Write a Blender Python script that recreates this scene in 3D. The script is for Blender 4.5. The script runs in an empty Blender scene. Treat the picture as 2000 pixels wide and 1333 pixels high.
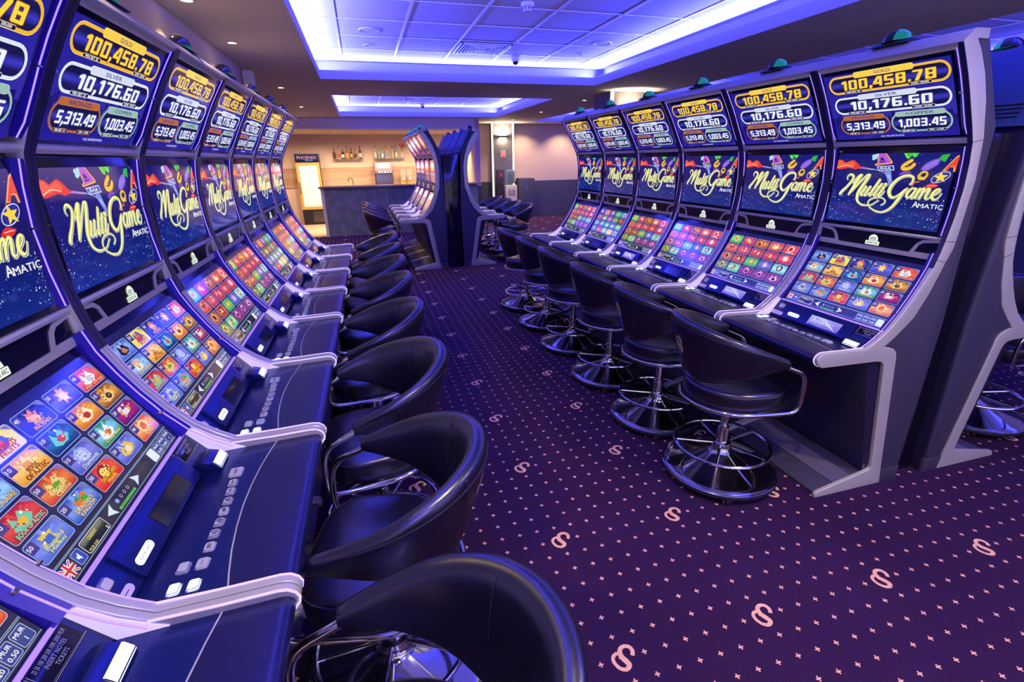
import bpy, bmesh, math, random
from mathutils import Vector, Matrix
random.seed(7)
PI = math.pi
sc = bpy.context.scene
COL = sc.collection

# ------------------------------------------------------------------ camera
CAM_H, F_PX = 1.6876, 961.97
PITCH, YAW, ROLL = -0.3546, -0.2785, -0.0166
def cam_matrix():
    cy, sy, cp, sp = math.cos(YAW), math.sin(YAW), math.cos(PITCH), math.sin(PITCH)
    f = Vector((-sy*cp, cy*cp, sp)); r = Vector((cy, sy, 0)); u = r.cross(f)
    cr, sr = math.cos(ROLL), math.sin(ROLL)
    r, u = cr*r+sr*u, -sr*r+cr*u
    m = Matrix((r, u, -f)).transposed().to_4x4()
    m.translation = Vector((0, 0, CAM_H))
    return m
cam = bpy.data.cameras.new('camera')
cam.sensor_width = 36; cam.lens = 36*F_PX/2000; cam.clip_start = .02; cam.clip_end = 80
cam_ob = bpy.data.objects.new('camera', cam); COL.objects.link(cam_ob)
cam_ob.matrix_world = cam_matrix()
sc.camera = cam_ob
# ------------------------------------------------------------------ world, exposure, render look
w = bpy.data.worlds.new('world'); sc.world = w; w.use_nodes = True
w.node_tree.nodes['Background'].inputs[0].default_value = (.66, .58, .92, 1)
w.node_tree.nodes['Background'].inputs[1].default_value = 1.35
sc.view_settings.view_transform = 'Standard'
sc.view_settings.look = 'None'
sc.view_settings.exposure = 0.0
sc.view_settings.gamma = 1
sc.view_settings.use_curve_mapping = False
sc.cycles.use_denoising = True
sc.cycles.max_bounces = 7
sc.cycles.diffuse_bounces = 4
sc.cycles.glossy_bounces = 4
sc.cycles.sample_clamp_indirect = 4
sc.cycles.use_light_tree = True
# main measured dimensions
XR, YR, XL, YL, ROTL, PITCH_M = 2.505, 1.605, -.833, .2445, .0136, .70
Z_SOF, Z_LIP, Z_TILE = 2.64, 2.74, 2.86

def area_light(name, loc, size, energy, color, rot=(0, 0, 0), spread=PI):
    l = bpy.data.lights.new(name, 'AREA'); l.shape = 'RECTANGLE'
    l.size, l.size_y = size; l.energy = energy; l.color = color; l.spread = spread
    o = bpy.data.objects.new(name, l); COL.objects.link(o); o.location = loc; o.rotation_euler = rot
    return o
def spot_light(name, loc, energy, color, angle=100, blend=.6, rot=(0, 0, 0), r=.03):
    l = bpy.data.lights.new(name, 'SPOT'); l.energy = energy; l.color = color
    l.spot_size = math.radians(angle); l.spot_blend = blend; l.shadow_soft_size = r
    o = bpy.data.objects.new(name, l); COL.objects.link(o); o.location = loc; o.rotation_euler = rot
    return o
WARM = (1, .70, .42)
BLUE_LED = (.05, .055, 1.0)
#LIGHTS

# ------------------------------------------------------------------ colours and materials
def lin(c):
    if isinstance(c, str):
        c = c.lstrip('#'); c = [int(c[i:i+2], 16)/255 for i in (0, 2, 4)]
    return tuple(x/12.92 if x <= .04045 else ((x+.055)/1.055)**2.4 for x in c)
def mat(name, color=(.5, .5, .5), rough=.5, metal=0, emit=None, strength=1, spec=None, coat=0, alpha=None, trans=None, noise=None):
    m = bpy.data.materials.new(name); m.use_nodes = True
    nt = m.node_tree; b = nt.nodes['Principled BSDF']
    c = lin(color) if isinstance(color, str) else color
    b.inputs['Base Color'].default_value = (*c, 1)
    b.inputs['Roughness'].default_value = rough
    b.inputs['Metallic'].default_value = metal
    if coat: b.inputs['Coat Weight'].default_value = coat; b.inputs['Coat Roughness'].default_value = .05 if coat > .35 else .28
    if spec is not None: b.inputs['Specular IOR Level'].default_value = spec
    if trans is not None: b.inputs['Transmission Weight'].default_value = trans
    if alpha is not None: b.inputs['Alpha'].default_value = alpha
    if emit is not None:
        e = lin(emit) if isinstance(emit, str) else emit
        b.inputs['Emission Color'].default_value = (*e, 1); b.inputs['Emission Strength'].default_value = strength
    if noise:                      # (scale, bump strength, colour spread)
        tc = nt.nodes.new('ShaderNodeTexCoord'); n = nt.nodes.new('ShaderNodeTexNoise')
        n.inputs['Scale'].default_value = noise[0]; n.inputs['Detail'].default_value = 4
        nt.links.new(tc.outputs['Object'], n.inputs['Vector'])
        if noise[1]:
            bp = nt.nodes.new('ShaderNodeBump'); bp.inputs['Strength'].default_value = noise[1]; bp.inputs['Distance'].default_value = .002
            nt.links.new(n.outputs['Fac'], bp.inputs['Height']); nt.links.new(bp.outputs['Normal'], b.inputs['Normal'])
        if len(noise) > 2 and noise[2]:
            r = nt.nodes.new('ShaderNodeValToRGB'); s = noise[2]
            r.color_ramp.elements[0].position = .3; r.color_ramp.elements[1].position = .7
            r.color_ramp.elements[0].color = (*[max(0, x*(1-s)) for x in c], 1)
            r.color_ramp.elements[1].color = (*[min(1, x*(1+s)) for x in c], 1)
            nt.links.new(n.outputs['Fac'], r.inputs['Fac']); nt.links.new(r.outputs['Color'], b.inputs['Base Color'])
    return m
def art_material(name, strength, rough):
    m = mat(name, (.004, .004, .008), rough, spec=.5)
    nt = m.node_tree; a = nt.nodes.new('ShaderNodeAttribute'); a.attribute_name = 'Col'
    b = nt.nodes['Principled BSDF']
    nt.links.new(a.outputs['Color'], b.inputs['Emission Color']); b.inputs['Emission Strength'].default_value = strength
    return m
M = dict(
    art=art_material('lit_display', 1.0, .06),
    trim=mat('silver_lacquer', (.66, .66, .70), .36, .4, noise=(300, .02)),
    body=mat('dark_cabinet_lacquer', (.018, .014, .035), .32, noise=(200, .03)),
    side=mat('matt_side_panel', (.05, .045, .062), .5, noise=(120, .05)),
    bezel=mat('black_glass_bezel', (.005, .005, .012), .14, spec=.22),
    deck=mat('satin_deck', (.012, .022, .13), .27, .5, noise=(400, .03)),
    wrist=mat('dark_wrist_rest', (.008, .008, .045), .3, noise=(260, .08)),
    face=mat('dark_blue_front_lacquer', (.035, .035, .10), .3, .4),
    cheek=mat('blue_acrylic', (.02, .01, .35), .25),
    neon=mat('neon_light', (.3, .2, .8), .4, emit=(.42, .26, 1.0), strength=1.25),
    neon_tray=mat('neon_light_tray', (.3, .2, .8), .4, emit=(.62, .48, 1.0), strength=1.25),
    strip=mat('lavender_light_strip', (.3, .2, .8), .4, emit=(.42, .24, 1.0), strength=.75),
    button=mat('grey_push_button', (.5, .5, .6), .3, coat=.4, emit=(.35, .35, .6), strength=.15),
    button_lit=mat('lit_push_button', (.7, .8, .9), .3, emit=(.62, .85, 1), strength=2.2),
    white_lit=mat('lit_white_plastic', (.7, .75, .9), .3, emit=(.70, .72, 1), strength=1.15),
    slot=mat('lavender_plastic', (.45, .4, .75), .35, emit=(.35, .25, .9), strength=.5),
    chrome=mat('chrome', (.85, .85, .88), .10, 1),
    steel=mat('brushed_steel', (.55, .55, .6), .25, 1),
    leather=mat('black_leather', (.007, .006, .018), .28, spec=.9, noise=(350, .12)),
    seam=mat('seam_thread', (.02, .015, .03), .6),
    gold=mat('pale_gold_emblem', (.75, .55, .32), .35, .3),
    rim=mat('dark_base_rim', (.03, .03, .045), .35, .3),
    rubber=mat('black_rubber', (.012, .012, .014), .6),
    lens=mat('green_lamp_lens', (.01, .16, .09), .08, emit=(.0, .42, .25), strength=.4, coat=.6),
    darklens=mat('dark_chrome_lamp_lens', (.10, .10, .16), .08, .9),
    slate=mat('slate_strip', (.12, .11, .17), .5),
    teal=mat('blue_rear_cover', (.02, .05, .13), .5),
    filler=mat('black_gloss_panel', (.006, .005, .012), .09),
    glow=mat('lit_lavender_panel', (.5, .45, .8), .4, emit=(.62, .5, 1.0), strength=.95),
    text_dark=mat('dark_lettering', (.01, .01, .03), .5),
    text_white=mat('white_lettering', (.7, .7, .8), .5, emit=(.7, .7, .9), strength=.35),
)

# ------------------------------------------------------------------ mesh builder
def mesh_object(name, me, parent=None, kind=None):
    o = bpy.data.objects.new(name, me); COL.objects.link(o)
    if parent: o.parent = parent
    if kind: o['kind'] = kind
    return o
class MB:
    def __init__(s): s.v, s.f, s.m, s.mats = [], [], [], []
    def mi(s, m):
        if m not in s.mats: s.mats.append(m)
        return s.mats.index(m)
    def add(s, vs, fs, m):
        k = len(s.v); s.v += [tuple(v) for v in vs]; i = s.mi(m)
        for f in fs: s.f.append([k+a for a in f]); s.m.append(i)
        return s
    def box(s, c, d, m, rz=0):
        x, y, z = [a/2 for a in d]; co, si = math.cos(rz), math.sin(rz)
        vs = []
        for a, b, e in [(-1,-1,-1),(1,-1,-1),(1,1,-1),(-1,1,-1),(-1,-1,1),(1,-1,1),(1,1,1),(-1,1,1)]:
            px, py = a*x, b*y
            vs.append((c[0]+co*px-si*py, c[1]+si*px+co*py, c[2]+e*z))
        return s.add(vs, [(3,2,1,0),(4,5,6,7),(0,1,5,4),(1,2,6,5),(2,3,7,6),(3,0,4,7)], m)
    def prism(s, poly, y0, y1, m):           # poly in (x,z), extruded along y
        n = len(poly)
        a = sum(poly[i][0]*poly[(i+1) % n][1]-poly[(i+1) % n][0]*poly[i][1] for i in range(n))
        if a < 0: poly = poly[::-1]
        vs = [(p[0], y0, p[1]) for p in poly]+[(p[0], y1, p[1]) for p in poly]
        fs = [list(range(n)), list(range(2*n-1, n-1, -1))]
        fs += [(i+n, (i+1) % n+n, (i+1) % n, i) for i in range(n)]
        return s.add(vs, fs, m)
    def zprism(s, poly, z0, z1, m):          # poly in (x,y), extruded along z
        n = len(poly)
        a = sum(poly[i][0]*poly[(i+1) % n][1]-poly[(i+1) % n][0]*poly[i][1] for i in range(n))
        if a < 0: poly = poly[::-1]
        vs = [(p[0], p[1], z0) for p in poly]+[(p[0], p[1], z1) for p in poly]
        fs = [list(range(n))[::-1], list(range(n, 2*n))]
        fs += [(i, (i+1) % n, (i+1) % n+n, i+n) for i in range(n)]
        return s.add(vs, fs, m)
    def lathe(s, prof, m, seg=40, c=(0, 0), cap=True, sq=None):
        vs, fs = [], []
        for r, z in prof:
            for i in range(seg):
                a = 2*PI*i/seg
                k = 1 if not sq else sq(a)
                vs.append((c[0]+r*k*math.cos(a), c[1]+r*k*math.sin(a), z))
        for j in range(len(prof)-1):
            for i in range(seg):
                a, b = j*seg+i, j*seg+(i+1) % seg
                fs.append((a, b, b+seg, a+seg))
        if cap:
            fs.append(list(range(seg))[::-1]); fs.append([(len(prof)-1)*seg+i for i in range(seg)])
        return s.add(vs, fs, m)
    def tube(s, pts, r, m, seg=10, closed=False, cap=True, up=Vector((0, 0, 1)), r2=None):
        P = [Vector(p) for p in pts]; n = len(P); vs, fs = [], []
        prev = None
        for i, p in enumerate(P):
            if closed: t = (P[(i+1) % n]-P[i-1])
            else: t = P[min(i+1, n-1)]-P[max(i-1, 0)]
            t.normalize()
            if prev is None:
                a = up if abs(t.dot(up)) < .95 else Vector((1, 0, 0))
                u = t.cross(a).normalized()
            else:
                u = (prev-t*prev.dot(t)).normalized()
            prev = u; v = t.cross(u)
            ri = r[i] if isinstance(r, (list, tuple)) else r
            for k in range(seg):
                a = 2*PI*k/seg
                vs.append(p+u*ri*math.cos(a)+v*(r2 or ri)*math.sin(a))
        m_ = n if closed else n-1
        for i in range(m_):
            for k in range(seg):
                a, b = i*seg+k, i*seg+(k+1) % seg
                c, d = ((i+1) % n)*seg+(k+1) % seg, ((i+1) % n)*seg+k
                fs.append((a, d, c, b))
        if cap and not closed:
            fs.append(list(range(seg))); fs.append([(n-1)*seg+k for k in range(seg)][::-1])
        return s.add(vs, fs, m)
    def build(s, name, parent=None, kind=None, smooth=35, bevel=0, bseg=2):
        me = bpy.data.meshes.new(name); me.from_pydata(s.v, [], s.f)
        for m in s.mats: me.materials.append(m)
        me.polygons.foreach_set('material_index', s.m)
        me.update()
        if bevel:
            bm = bmesh.new(); bm.from_mesh(me)
            es = [e for e in bm.edges if len(e.link_faces) == 2 and e.calc_face_angle(0) > .6]
            bmesh.ops.bevel(bm, geom=es, offset=bevel, segments=bseg, profile=.6, affect='EDGES', clamp_overlap=True)
            bm.to_mesh(me); bm.free()
        if smooth:
            me.polygons.foreach_set('use_smooth', [True]*len(me.polygons))
            me.set_sharp_from_angle(angle=math.radians(smooth))
        return mesh_object(name, me, parent, kind)
def smooth_path(pts, n=6, closed=False):     # Catmull-Rom
    P = [Vector(p) for p in pts]; N = len(P); out = []
    rng = range(N if closed else N-1)
    for i in rng:
        if closed: a, b, c, d = P[i-1], P[i], P[(i+1) % N], P[(i+2) % N]
        else: a, b, c, d = P[max(i-1, 0)], P[i], P[i+1], P[min(i+2, N-1)]
        for k in range(n):
            t = k/n
            out.append(.5*((2*b)+(c-a)*t+(2*a-5*b+4*c-d)*t*t+(3*b-a-3*c+d)*t**3))
    if not closed: out.append(P[-1])
    return out
def empty(name, loc=(0, 0, 0), rz=0):
    o = bpy.data.objects.new(name, None); COL.objects.link(o); o.empty_display_size = .1
    o.location = loc; o.rotation_euler = (0, 0, rz); return o
def tag(o, label, cat, group=None, kind=None):
    o['label'] = label; o['category'] = cat
    if group: o['group'] = group
    if kind: o['kind'] = kind
    return o
def part_label(o, label): o['label'] = label; return o
def copy_tree(o, parent=None, swap=None):
    c = o.copy(); COL.objects.link(c); c.parent = parent
    if swap and o.data is not None and o.data.name in swap: c.data = swap[o.data.name]
    for ch in list(o.children): copy_tree(ch, c, swap)
    return c

# ------------------------------------------------------------------ lettering and flat display art
_text = {}
def text2d(string, bold=0.0):
    key = (string, bold)
    if key in _text: return _text[key]
    cu = bpy.data.curves.new('lettering', 'FONT'); cu.body = string; cu.size = 1
    cu.align_x = 'CENTER'; cu.align_y = 'CENTER'; cu.offset = bold; cu.resolution_u = 2
    ob = bpy.data.objects.new('lettering', cu); COL.objects.link(ob)
    dg = bpy.context.evaluated_depsgraph_get()
    me = ob.evaluated_get(dg).to_mesh()
    vs = [(v.co.x, v.co.y) for v in me.vertices]; fs = [tuple(p.vertices) for p in me.polygons]
    ob.evaluated_get(dg).to_mesh_clear()
    COL.objects.unlink(ob); bpy.data.objects.remove(ob); bpy.data.curves.remove(cu)
    if vs:
        x0, x1 = min(v[0] for v in vs), max(v[0] for v in vs); y0, y1 = min(v[1] for v in vs), max(v[1] for v in vs)
        vs = [(v[0]-(x0+x1)/2, v[1]-(y0+y1)/2) for v in vs]
        _text[key] = (vs, fs, x1-x0, y1-y0)
    else: _text[key] = ([], [], 1, 1)
    return _text[key]
def rr(x0, y0, x1, y1, r, n=5):
    p = []
    for cx, cy, a0 in ((x1-r, y0+r, -90), (x1-r, y1-r, 0), (x0+r, y1-r, 90), (x0+r, y0+r, 180)):
        for k in range(n+1): a = math.radians(a0+k*90/n); p.append((cx+r*math.cos(a), cy+r*math.sin(a)))
    return p
class Art:
    """flat coloured shapes in (s,t) laid on a display plane"""
    def __init__(s, org, es, et, step=.00004):
        s.o, s.es, s.et = Vector(org), Vector(es), Vector(et)
        s.n = s.es.cross(s.et).normalized(); s.step = step; s.lv = 0
        s.v, s.f, s.c = [], [], []
    def up(s): s.lv += 1; return s
    def poly(s, pts, col, faces=None, lv=None):
        z = (s.lv if lv is None else lv)*s.step; k = len(s.v)
        for p in pts: s.v.append(s.o+s.es*p[0]+s.et*p[1]+s.n*z)
        if faces is None:
            n = len(pts); a = sum(pts[i][0]*pts[(i+1) % n][1]-pts[(i+1) % n][0]*pts[i][1] for i in range(n))
            faces = [list(range(n))] if a > 0 else [list(range(n))[::-1]]
        grad = isinstance(col, list)
        for f in faces:
            s.f.append([k+i for i in f]); s.c.append([lin(col[i]) for i in f] if grad else [lin(col)]*len(f))
    def rect(s, x0, y0, x1, y1, col, r=0):
        if r <= 0: return s.poly([(x0, y0), (x1, y0), (x1, y1), (x0, y1)], col)
        r = min(r, (x1-x0)/2, (y1-y0)/2); p = []
        for cx, cy, a0 in ((x1-r, y0+r, -90), (x1-r, y1-r, 0), (x0+r, y1-r, 90), (x0+r, y0+r, 180)):
            for k in range(6): a = math.radians(a0+k*18); p.append((cx+r*math.cos(a), cy+r*math.sin(a)))
        s.poly(p, col)
    def frame(s, x0, y0, x1, y1, w, col, inner, r=0):
        s.rect(x0, y0, x1, y1, col, r); s.up(); s.rect(x0+w, y0+w, x1-w, y1-w, inner, max(r-w, 0)); s.up()
    def ell(s, cx, cy, a, b, col, n=18, rot=0):
        co, si = math.cos(rot), math.sin(rot)
        s.poly([(cx+a*math.cos(t)*co-b*math.sin(t)*si, cy+a*math.cos(t)*si+b*math.sin(t)*co) for t in [2*PI*k/n for k in range(n)]], col)
    def star(s, cx, cy, r, col, rot=PI/2, q=.42, n=5, sx=1):
        for k in range(n):
            a = rot+2*PI*k/n; b0, b1 = a-PI/n, a+PI/n
            s.poly([(cx, cy), (cx+sx*r*q*math.cos(b0), cy+r*q*math.sin(b0)), (cx+sx*r*math.cos(a), cy+r*math.sin(a)), (cx+sx*r*q*math.cos(b1), cy+r*q*math.sin(b1))], col)
    def text(s, t, cx, cy, h, col, width=None, bold=0.0, shear=0, rot=0, fixed=False):
        vs, fs, W, H = text2d(t, 0.0)
        if not vs: return
        ky = h/H; kx = width/W if width else ky
        co, si = math.cos(rot), math.sin(rot); p = []
        for x, y in vs:
            X, Y = x*kx+shear*y*ky, y*ky; p.append((cx+X*co-Y*si, cy+X*si+Y*co))
        e = bold*h*.55
        for sx_, sy_ in (((0, 0),) if not bold else ((-e, -e*.6), (e, -e*.6), (-e, e*.6), (e, e*.6))):
            s.poly([(u+sx_, v+sy_) for u, v in p], col, faces=fs)
    def digits(s, string, x0, x1, y0, y1, col, grow=0.0):
        """squared display numerals filling the box x0..x1, y0..y1"""
        T, H = .17, .20
        SEG = {'t': (0, 1-T, .62, 1), 'm': (0, .5-T/2, .62, .5+T/2), 'b': (0, 0, .62, T), 'l': (0, 0, H, 1), 'r': (.62-H, 0, .62, 1), 'lt': (0, .42, H, 1), 'lb': (0, 0, H, .56), 'rt': (.62-H, .42, .62, 1), 'rb': (.62-H, 0, .62, .56)}
        G = {'0': 'l r t b', '3': 't m b r', '4': 'r', '5': 't lt m rb b', '6': 't l m rb b', '7': 't', '8': 't m b l r', '9': 't m lt r b', '1': ''}
        adv = {',': .26, '.': .28, '1': .56}; tot = sum(adv.get(c, .76) for c in string)-.14; kx = (x1-x0)/tot; ky = y1-y0; x = 0
        P = lambda u, v: (x0+(x+u)*kx+.16*v*ky*.6, y0+v*ky)
        def r4(a, b, c, d, rad=.07):
            g, h = grow/kx, grow/ky; s.poly([P(u, v) for u, v in rr(a-g, b-h, c+g, d+h, min(rad+g, (c-a)/2), 2)], col)
        for ch in string:
            for q in G.get(ch, '').split(): r4(*SEG[q])
            g, h = grow/kx, grow/ky
            if ch == '7': s.poly([P(.12-g, -h), P(.36+g, -h), P(.62+g, .8), P(.62+g, 1), P(.40-g, .86)], col)
            if ch == '4': s.poly([P(-g, .22-h), P(.5, .22-h), P(.5, .40+h), P(-g, .40+h)], col); s.poly([P(-g, .30), P(.20+g, .30), P(.50+g, 1+h), P(.30-g, 1+h), P(-g, .42)], col)
            if ch == '1': r4(.20, 0, .42, 1); s.poly([P(.02-g, .72-h), P(.3, .72-h), P(.3, 1+h), P(.2-g, 1+h), P(.02-g, .88)], col)
            if ch == '.': r4(0, 0, .18, .2, .03)
            if ch == ',': s.poly([P(-.04-g, -.2-h), P(.06, -.2-h), P(.2+g, 0), P(.2+g, .2+h), P(0-g, .2+h), P(0-g, 0)], col)
            x += adv.get(ch, .76)
    def stroke(s, pts, col, k=1.0, extra=0.0, n=5, dx=0, dy=0):    # pts: (x,y,width)
        P = smooth_path(pts, n); L = []; R = []
        for i, p in enumerate(P):
            t = Vector((P[min(i+1, len(P)-1)]-P[max(i-1, 0)]).to_2d()); t.normalize() if t.length else None
            nn = Vector((-t.y, t.x)); q = Vector((p.x+dx, p.y+dy)); h = p.z*k/2+extra
            L.append(q+nn*h); R.append(q-nn*h)
        m = len(P)
        s.poly([tuple(a) for a in L+R], col, faces=[(i, i+m, i+m+1, i+1) for i in range(m-1)])
        for a, b, q in ((P[0], P[0].z, 0), (P[-1], P[-1].z, 1)):
            s.ell(a.x+dx, a.y+dy, b*k/2+extra, b*k/2+extra, col, 8)
    def build(s, name, parent=None, m=None):
        me = bpy.data.meshes.new(name); me.from_pydata([tuple(v) for v in s.v], [], s.f)
        me.materials.append(m or M['art'])
        at = me.color_attributes.new('Col', 'FLOAT_COLOR', 'CORNER')
        buf = []
        for c in s.c:
            for q in c: buf += [q[0], q[1], q[2], 1]
        at.data.foreach_set('color', buf)
        me.update()
        if parent == 'mesh': return me
        return mesh_object(name, me, parent)

S_PTS = [(37,-1,15),(46,15,15),(41,33,15),(22,40,15),(3,30,16),(-3,7,20),(5,-14,21),(9,-31,18),(-9,-42,15),(-29,-31,14),(-38,-8,13),(-33,12,13),(-14,21,13),(-3,11,13),(-10,-2,16)]
# ------------------------------------------------------------------ the slot machine
FRONT = [(.212,2.086),(.178,2.034),(.142,1.977),(.106,1.914),(.073,1.851),(.038,1.786),(.008,1.723),(-.008,1.64),(-.018,1.536),(-.014,1.42),(0,1.312),(.012,1.25),(.03,1.185),(.062,1.115),(.1,1.045),(.148,.97),(.205,.90),(.26,.855),(.316,.82)]
TRAY = [(.44,.824),(.555,.829),(.575,.826),(.59,.815),(.597,.80),(.594,.785),(.582,.77),(.56,.757)]
TRIM_POLY = FRONT+TRAY+[(.235,.747),(.20,.742),(.18,.725),(.171,.70),(.072,.13),(.075,.11),(.09,.101),(.40,.036),(.415,.026),(.42,.008),(.418,0),(-.022,0),
    (.100,.72),(.104,.75),(.115,.78),(.135,.80),(.165,.812),(.203,.817),(.135,.875),(.061,.951),(.005,1.065),(-.042,1.206),(-.068,1.273),(-.074,1.40),(-.078,1.572),(-.054,1.736),(-.003,1.884),(.045,1.98),(.10,2.06),(.164,2.128)]
P_TOP = ((-.012,1.735),(.178,2.055)); P_MID = ((-.018,1.322),(-.022,1.712)); P_TCH = ((.172,.883),(-.022,1.222)); P_INS = ((.242,.800),(.175,.886))
def plane_art(A, B, lift=.0008):
    et = Vector((B[0]-A[0], 0, B[1]-A[1])).normalized(); n = Vector((et.z, 0, -et.x))
    return Art(Vector((A[0], -.35, A[1]))+n*lift, (0, 1, 0), et)
def plate(mb, A, B, poly, d0, d1, m):
    """extrude a polygon given in panel coordinates (s,t) from depth d0 to d1 along the panel normal"""
    et = Vector((B[0]-A[0], 0, B[1]-A[1])).normalized(); n = Vector((et.z, 0, -et.x)); o = Vector((A[0], -.35, A[1])); es = Vector((0, 1, 0))
    k = len(poly); a = sum(poly[i][0]*poly[(i+1) % k][1]-poly[(i+1) % k][0]*poly[i][1] for i in range(k))
    if a < 0: poly = poly[::-1]
    vs = [o+es*p[0]+et*p[1]+n*d for d in (d0, d1) for p in poly]
    fs = [list(range(k))[::-1], list(range(k, 2*k))]+[(i, (i+1) % k, (i+1) % k+k, i+k) for i in range(k)]
    mb.add(vs, fs, m)
def ribbon(mb, line, s0, s1, m, back=.004, off=0, off1=None):
    L = [Vector((p[0], p[1])) for p in line]; O = []
    for i, p in enumerate(L):
        t = (L[min(i+1, len(L)-1)]-L[max(i-1, 0)]).normalized(); nn = Vector((-t.y, t.x))
        O.append((p+nn*off, p+nn*(off-back), p+nn*(off if off1 is None else off1)))
    vs, fs = [], []
    for a, b, e in O: vs += [(a.x, s0-.35, a.y), (e.x, s1-.35, e.y), (b.x, s1-.35, b.y), (b.x, s0-.35, b.y)]
    for i in range(len(O)-1):
        k = 4*i
        for j in range(4): fs.append((k+j, k+(j+1) % 4, k+4+(j+1) % 4, k+4+j))
    fs.append((3, 2, 1, 0)); k = 4*len(O)-4; fs.append((k, k+1, k+2, k+3))
    mb.add(vs, fs, m)

# -------- what the three displays show
def art_jackpot(red=False):
    a = plane_art(*P_TOP)
    x0, x1, y0, y1 = .038, .638, .024, .368
    if red:
        a.poly([(x0, y0), (x1, y0), (x1, y1), (x0, y1)], ['#2a1440', '#2a1440', '#7a2c3c', '#7a2c3c']); a.up()
        a.ell(.34, .24, .2, .10, '#f0703c', 24); a.up(); a.ell(.36, .25, .12, .06, '#ffd2a0', 24); a.up(); a.rect(.1, .05, .58, .1, '#b03040', .02); a.up()
        a.text('GOLD', .34, .33, .03, '#ffe9a0', bold=.02); return a
    a.poly([(x0, .12), (x1, .12), (x1, y1), (x0, y1)], ['#2e2aa2', '#342ea8', '#221d98', '#221c92'])
    a.poly([(x0, y0), (x1, y0), (x1, .12), (x0, .12)], ['#28209a', '#28209a', '#1b1670', '#1b1670']); a.up()
    rnd = random.Random(3); x = x0
    while x < x1-.02:
        wd = rnd.uniform(.008, .02); a.rect(x, .118, min(x+wd, x1), .118+rnd.uniform(.005, .045), '#1b1668'); x += wd+rnd.uniform(0, .012)
    a.up()
    def stadium(x0, y0, x1, y1, w, col, hi, tab, tabcol, label, num, nx0, nx1, ny0, ny1, ncol, nout, pills, lblw, lblh, pc):
        r = (y1-y0)*.5
        a.rect(x0, y0, x1, y1, hi, r); a.up(); a.rect(x0+.0015, y0+.0015, x1-.0015, y1-.0015, col, r); a.up(); a.rect(x0+w, y0+w, x1-w, y1-w, '#17154e', r-w); a.up()
        ym = (ny0+ny1)/2; hh = (y1-y0)*.2
        xa, xb = x0+w*1.3, x1-w*1.3; xm = (xa+xb)/2
        a.poly([(xa+.006, ym-hh), (xm, ym-hh), (xm, ym), (xa, ym)], ['#17154e', '#17154e', '#3430a0', '#3c3ac8'])
        a.poly([(xm, ym-hh), (xb-.006, ym-hh), (xb, ym), (xm, ym)], ['#17154e', '#17154e', '#3c3ac8', '#3430a0'])
        a.poly([(xa, ym), (xm, ym), (xm, ym+hh), (xa+.006, ym+hh)], ['#3c3ac8', '#3430a0', '#17154e', '#17154e'])
        a.poly([(xm, ym), (xb, ym), (xb-.006, ym+hh), (xm, ym+hh)], ['#3430a0', '#3c3ac8', '#17154e', '#17154e']); a.up()
        a.rect(*tab, hi, .012); a.up(); tx0, ty0, tx1, ty1 = tab
        a.rect(tx0+.001, ty0+.001, tx1-.001, ty1-.001, tabcol, .012); a.up()
        a.text(label, (tx0+tx1)/2, (ty0+ty1)/2, lblh, '#2c2a88', width=lblw, bold=.03); a.up()
        a.digits(num, nx0, nx1, ny0-.001, ny1-.003, nout, grow=.0022); a.up()
        a.digits(num, nx0, nx1, ny0-.001, ny1-.003, ncol); a.up()
        for (p0, q0, p1, q1, tx) in pills:
            a.rect(p0, q0, p1, q1, pc, .008); a.up(); a.rect(p0+.0015, q0+.0015, p1-.0015, q1-.0015, '#1a1030', .007); a.up()
            a.text(tx, (p0+p1)/2, (q0+q1)/2, .0085, '#f4f4ff', width=(p1-p0)*.72, bold=.03); a.up()
    stadium(.058, .268, .634, .358, .0105, '#f6b92a', '#ffe27a', (.2, .339, .488, .368), '#fcd24e', 'GOLD', '100,458.78', .125, .573, .287, .335, '#ffd93f', '#8a4410',
            [(.136, .268, .234, .281, 'MIN BET 50'), (.452, .269, .556, .282, '50,000 - 200,000')], .078, .0135, '#ffe27a')
    stadium(.066, .161, .626, .249, .0095, '#dfe6f6', '#ffffff', (.2, .230, .486, .256), '#d6def2', 'SILVER', '10,176.60', .152, .545, .182, .227, '#f2f6ff', '#5a6290',
            [(.134, .160, .233, .173, 'MIN BET 25'), (.452, .162, .556, .175, '10,000 - 50,000')], .105, .013, '#e8ecff')
    stadium(.076, .052, .342, .144, .0075, '#b0622c', '#d58c50', (.098, .128, .318, .152), '#b86a34', 'BRONZE', '5,313.49', .107, .312, .077, .117, '#f2f6ff', '#4a5280',
            [(.110, .050, .182, .063, 'MIN BET 10'), (.232, .050, .312, .063, '2,500 - 10,000')], .12, .0125, '#c87a44')
    stadium(.348, .052, .618, .144, .0075, '#8fb8ac', '#c8e6dc', (.372, .128, .594, .152), '#9cc0b4', 'COPPER', '1,003.45', .380, .590, .077, .117, '#f2f6ff', '#4a5280',
            [(.384, .050, .462, .063, 'MIN BET 0.01'), (.505, .050, .590, .063, '500 - 2,500')], .125, .0125, '#b4d8cc')
    a.text('ALL VALUES IN MUR', .342, .036, .0075, '#dfe4ff', width=.115, bold=.02)
    return a
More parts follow.
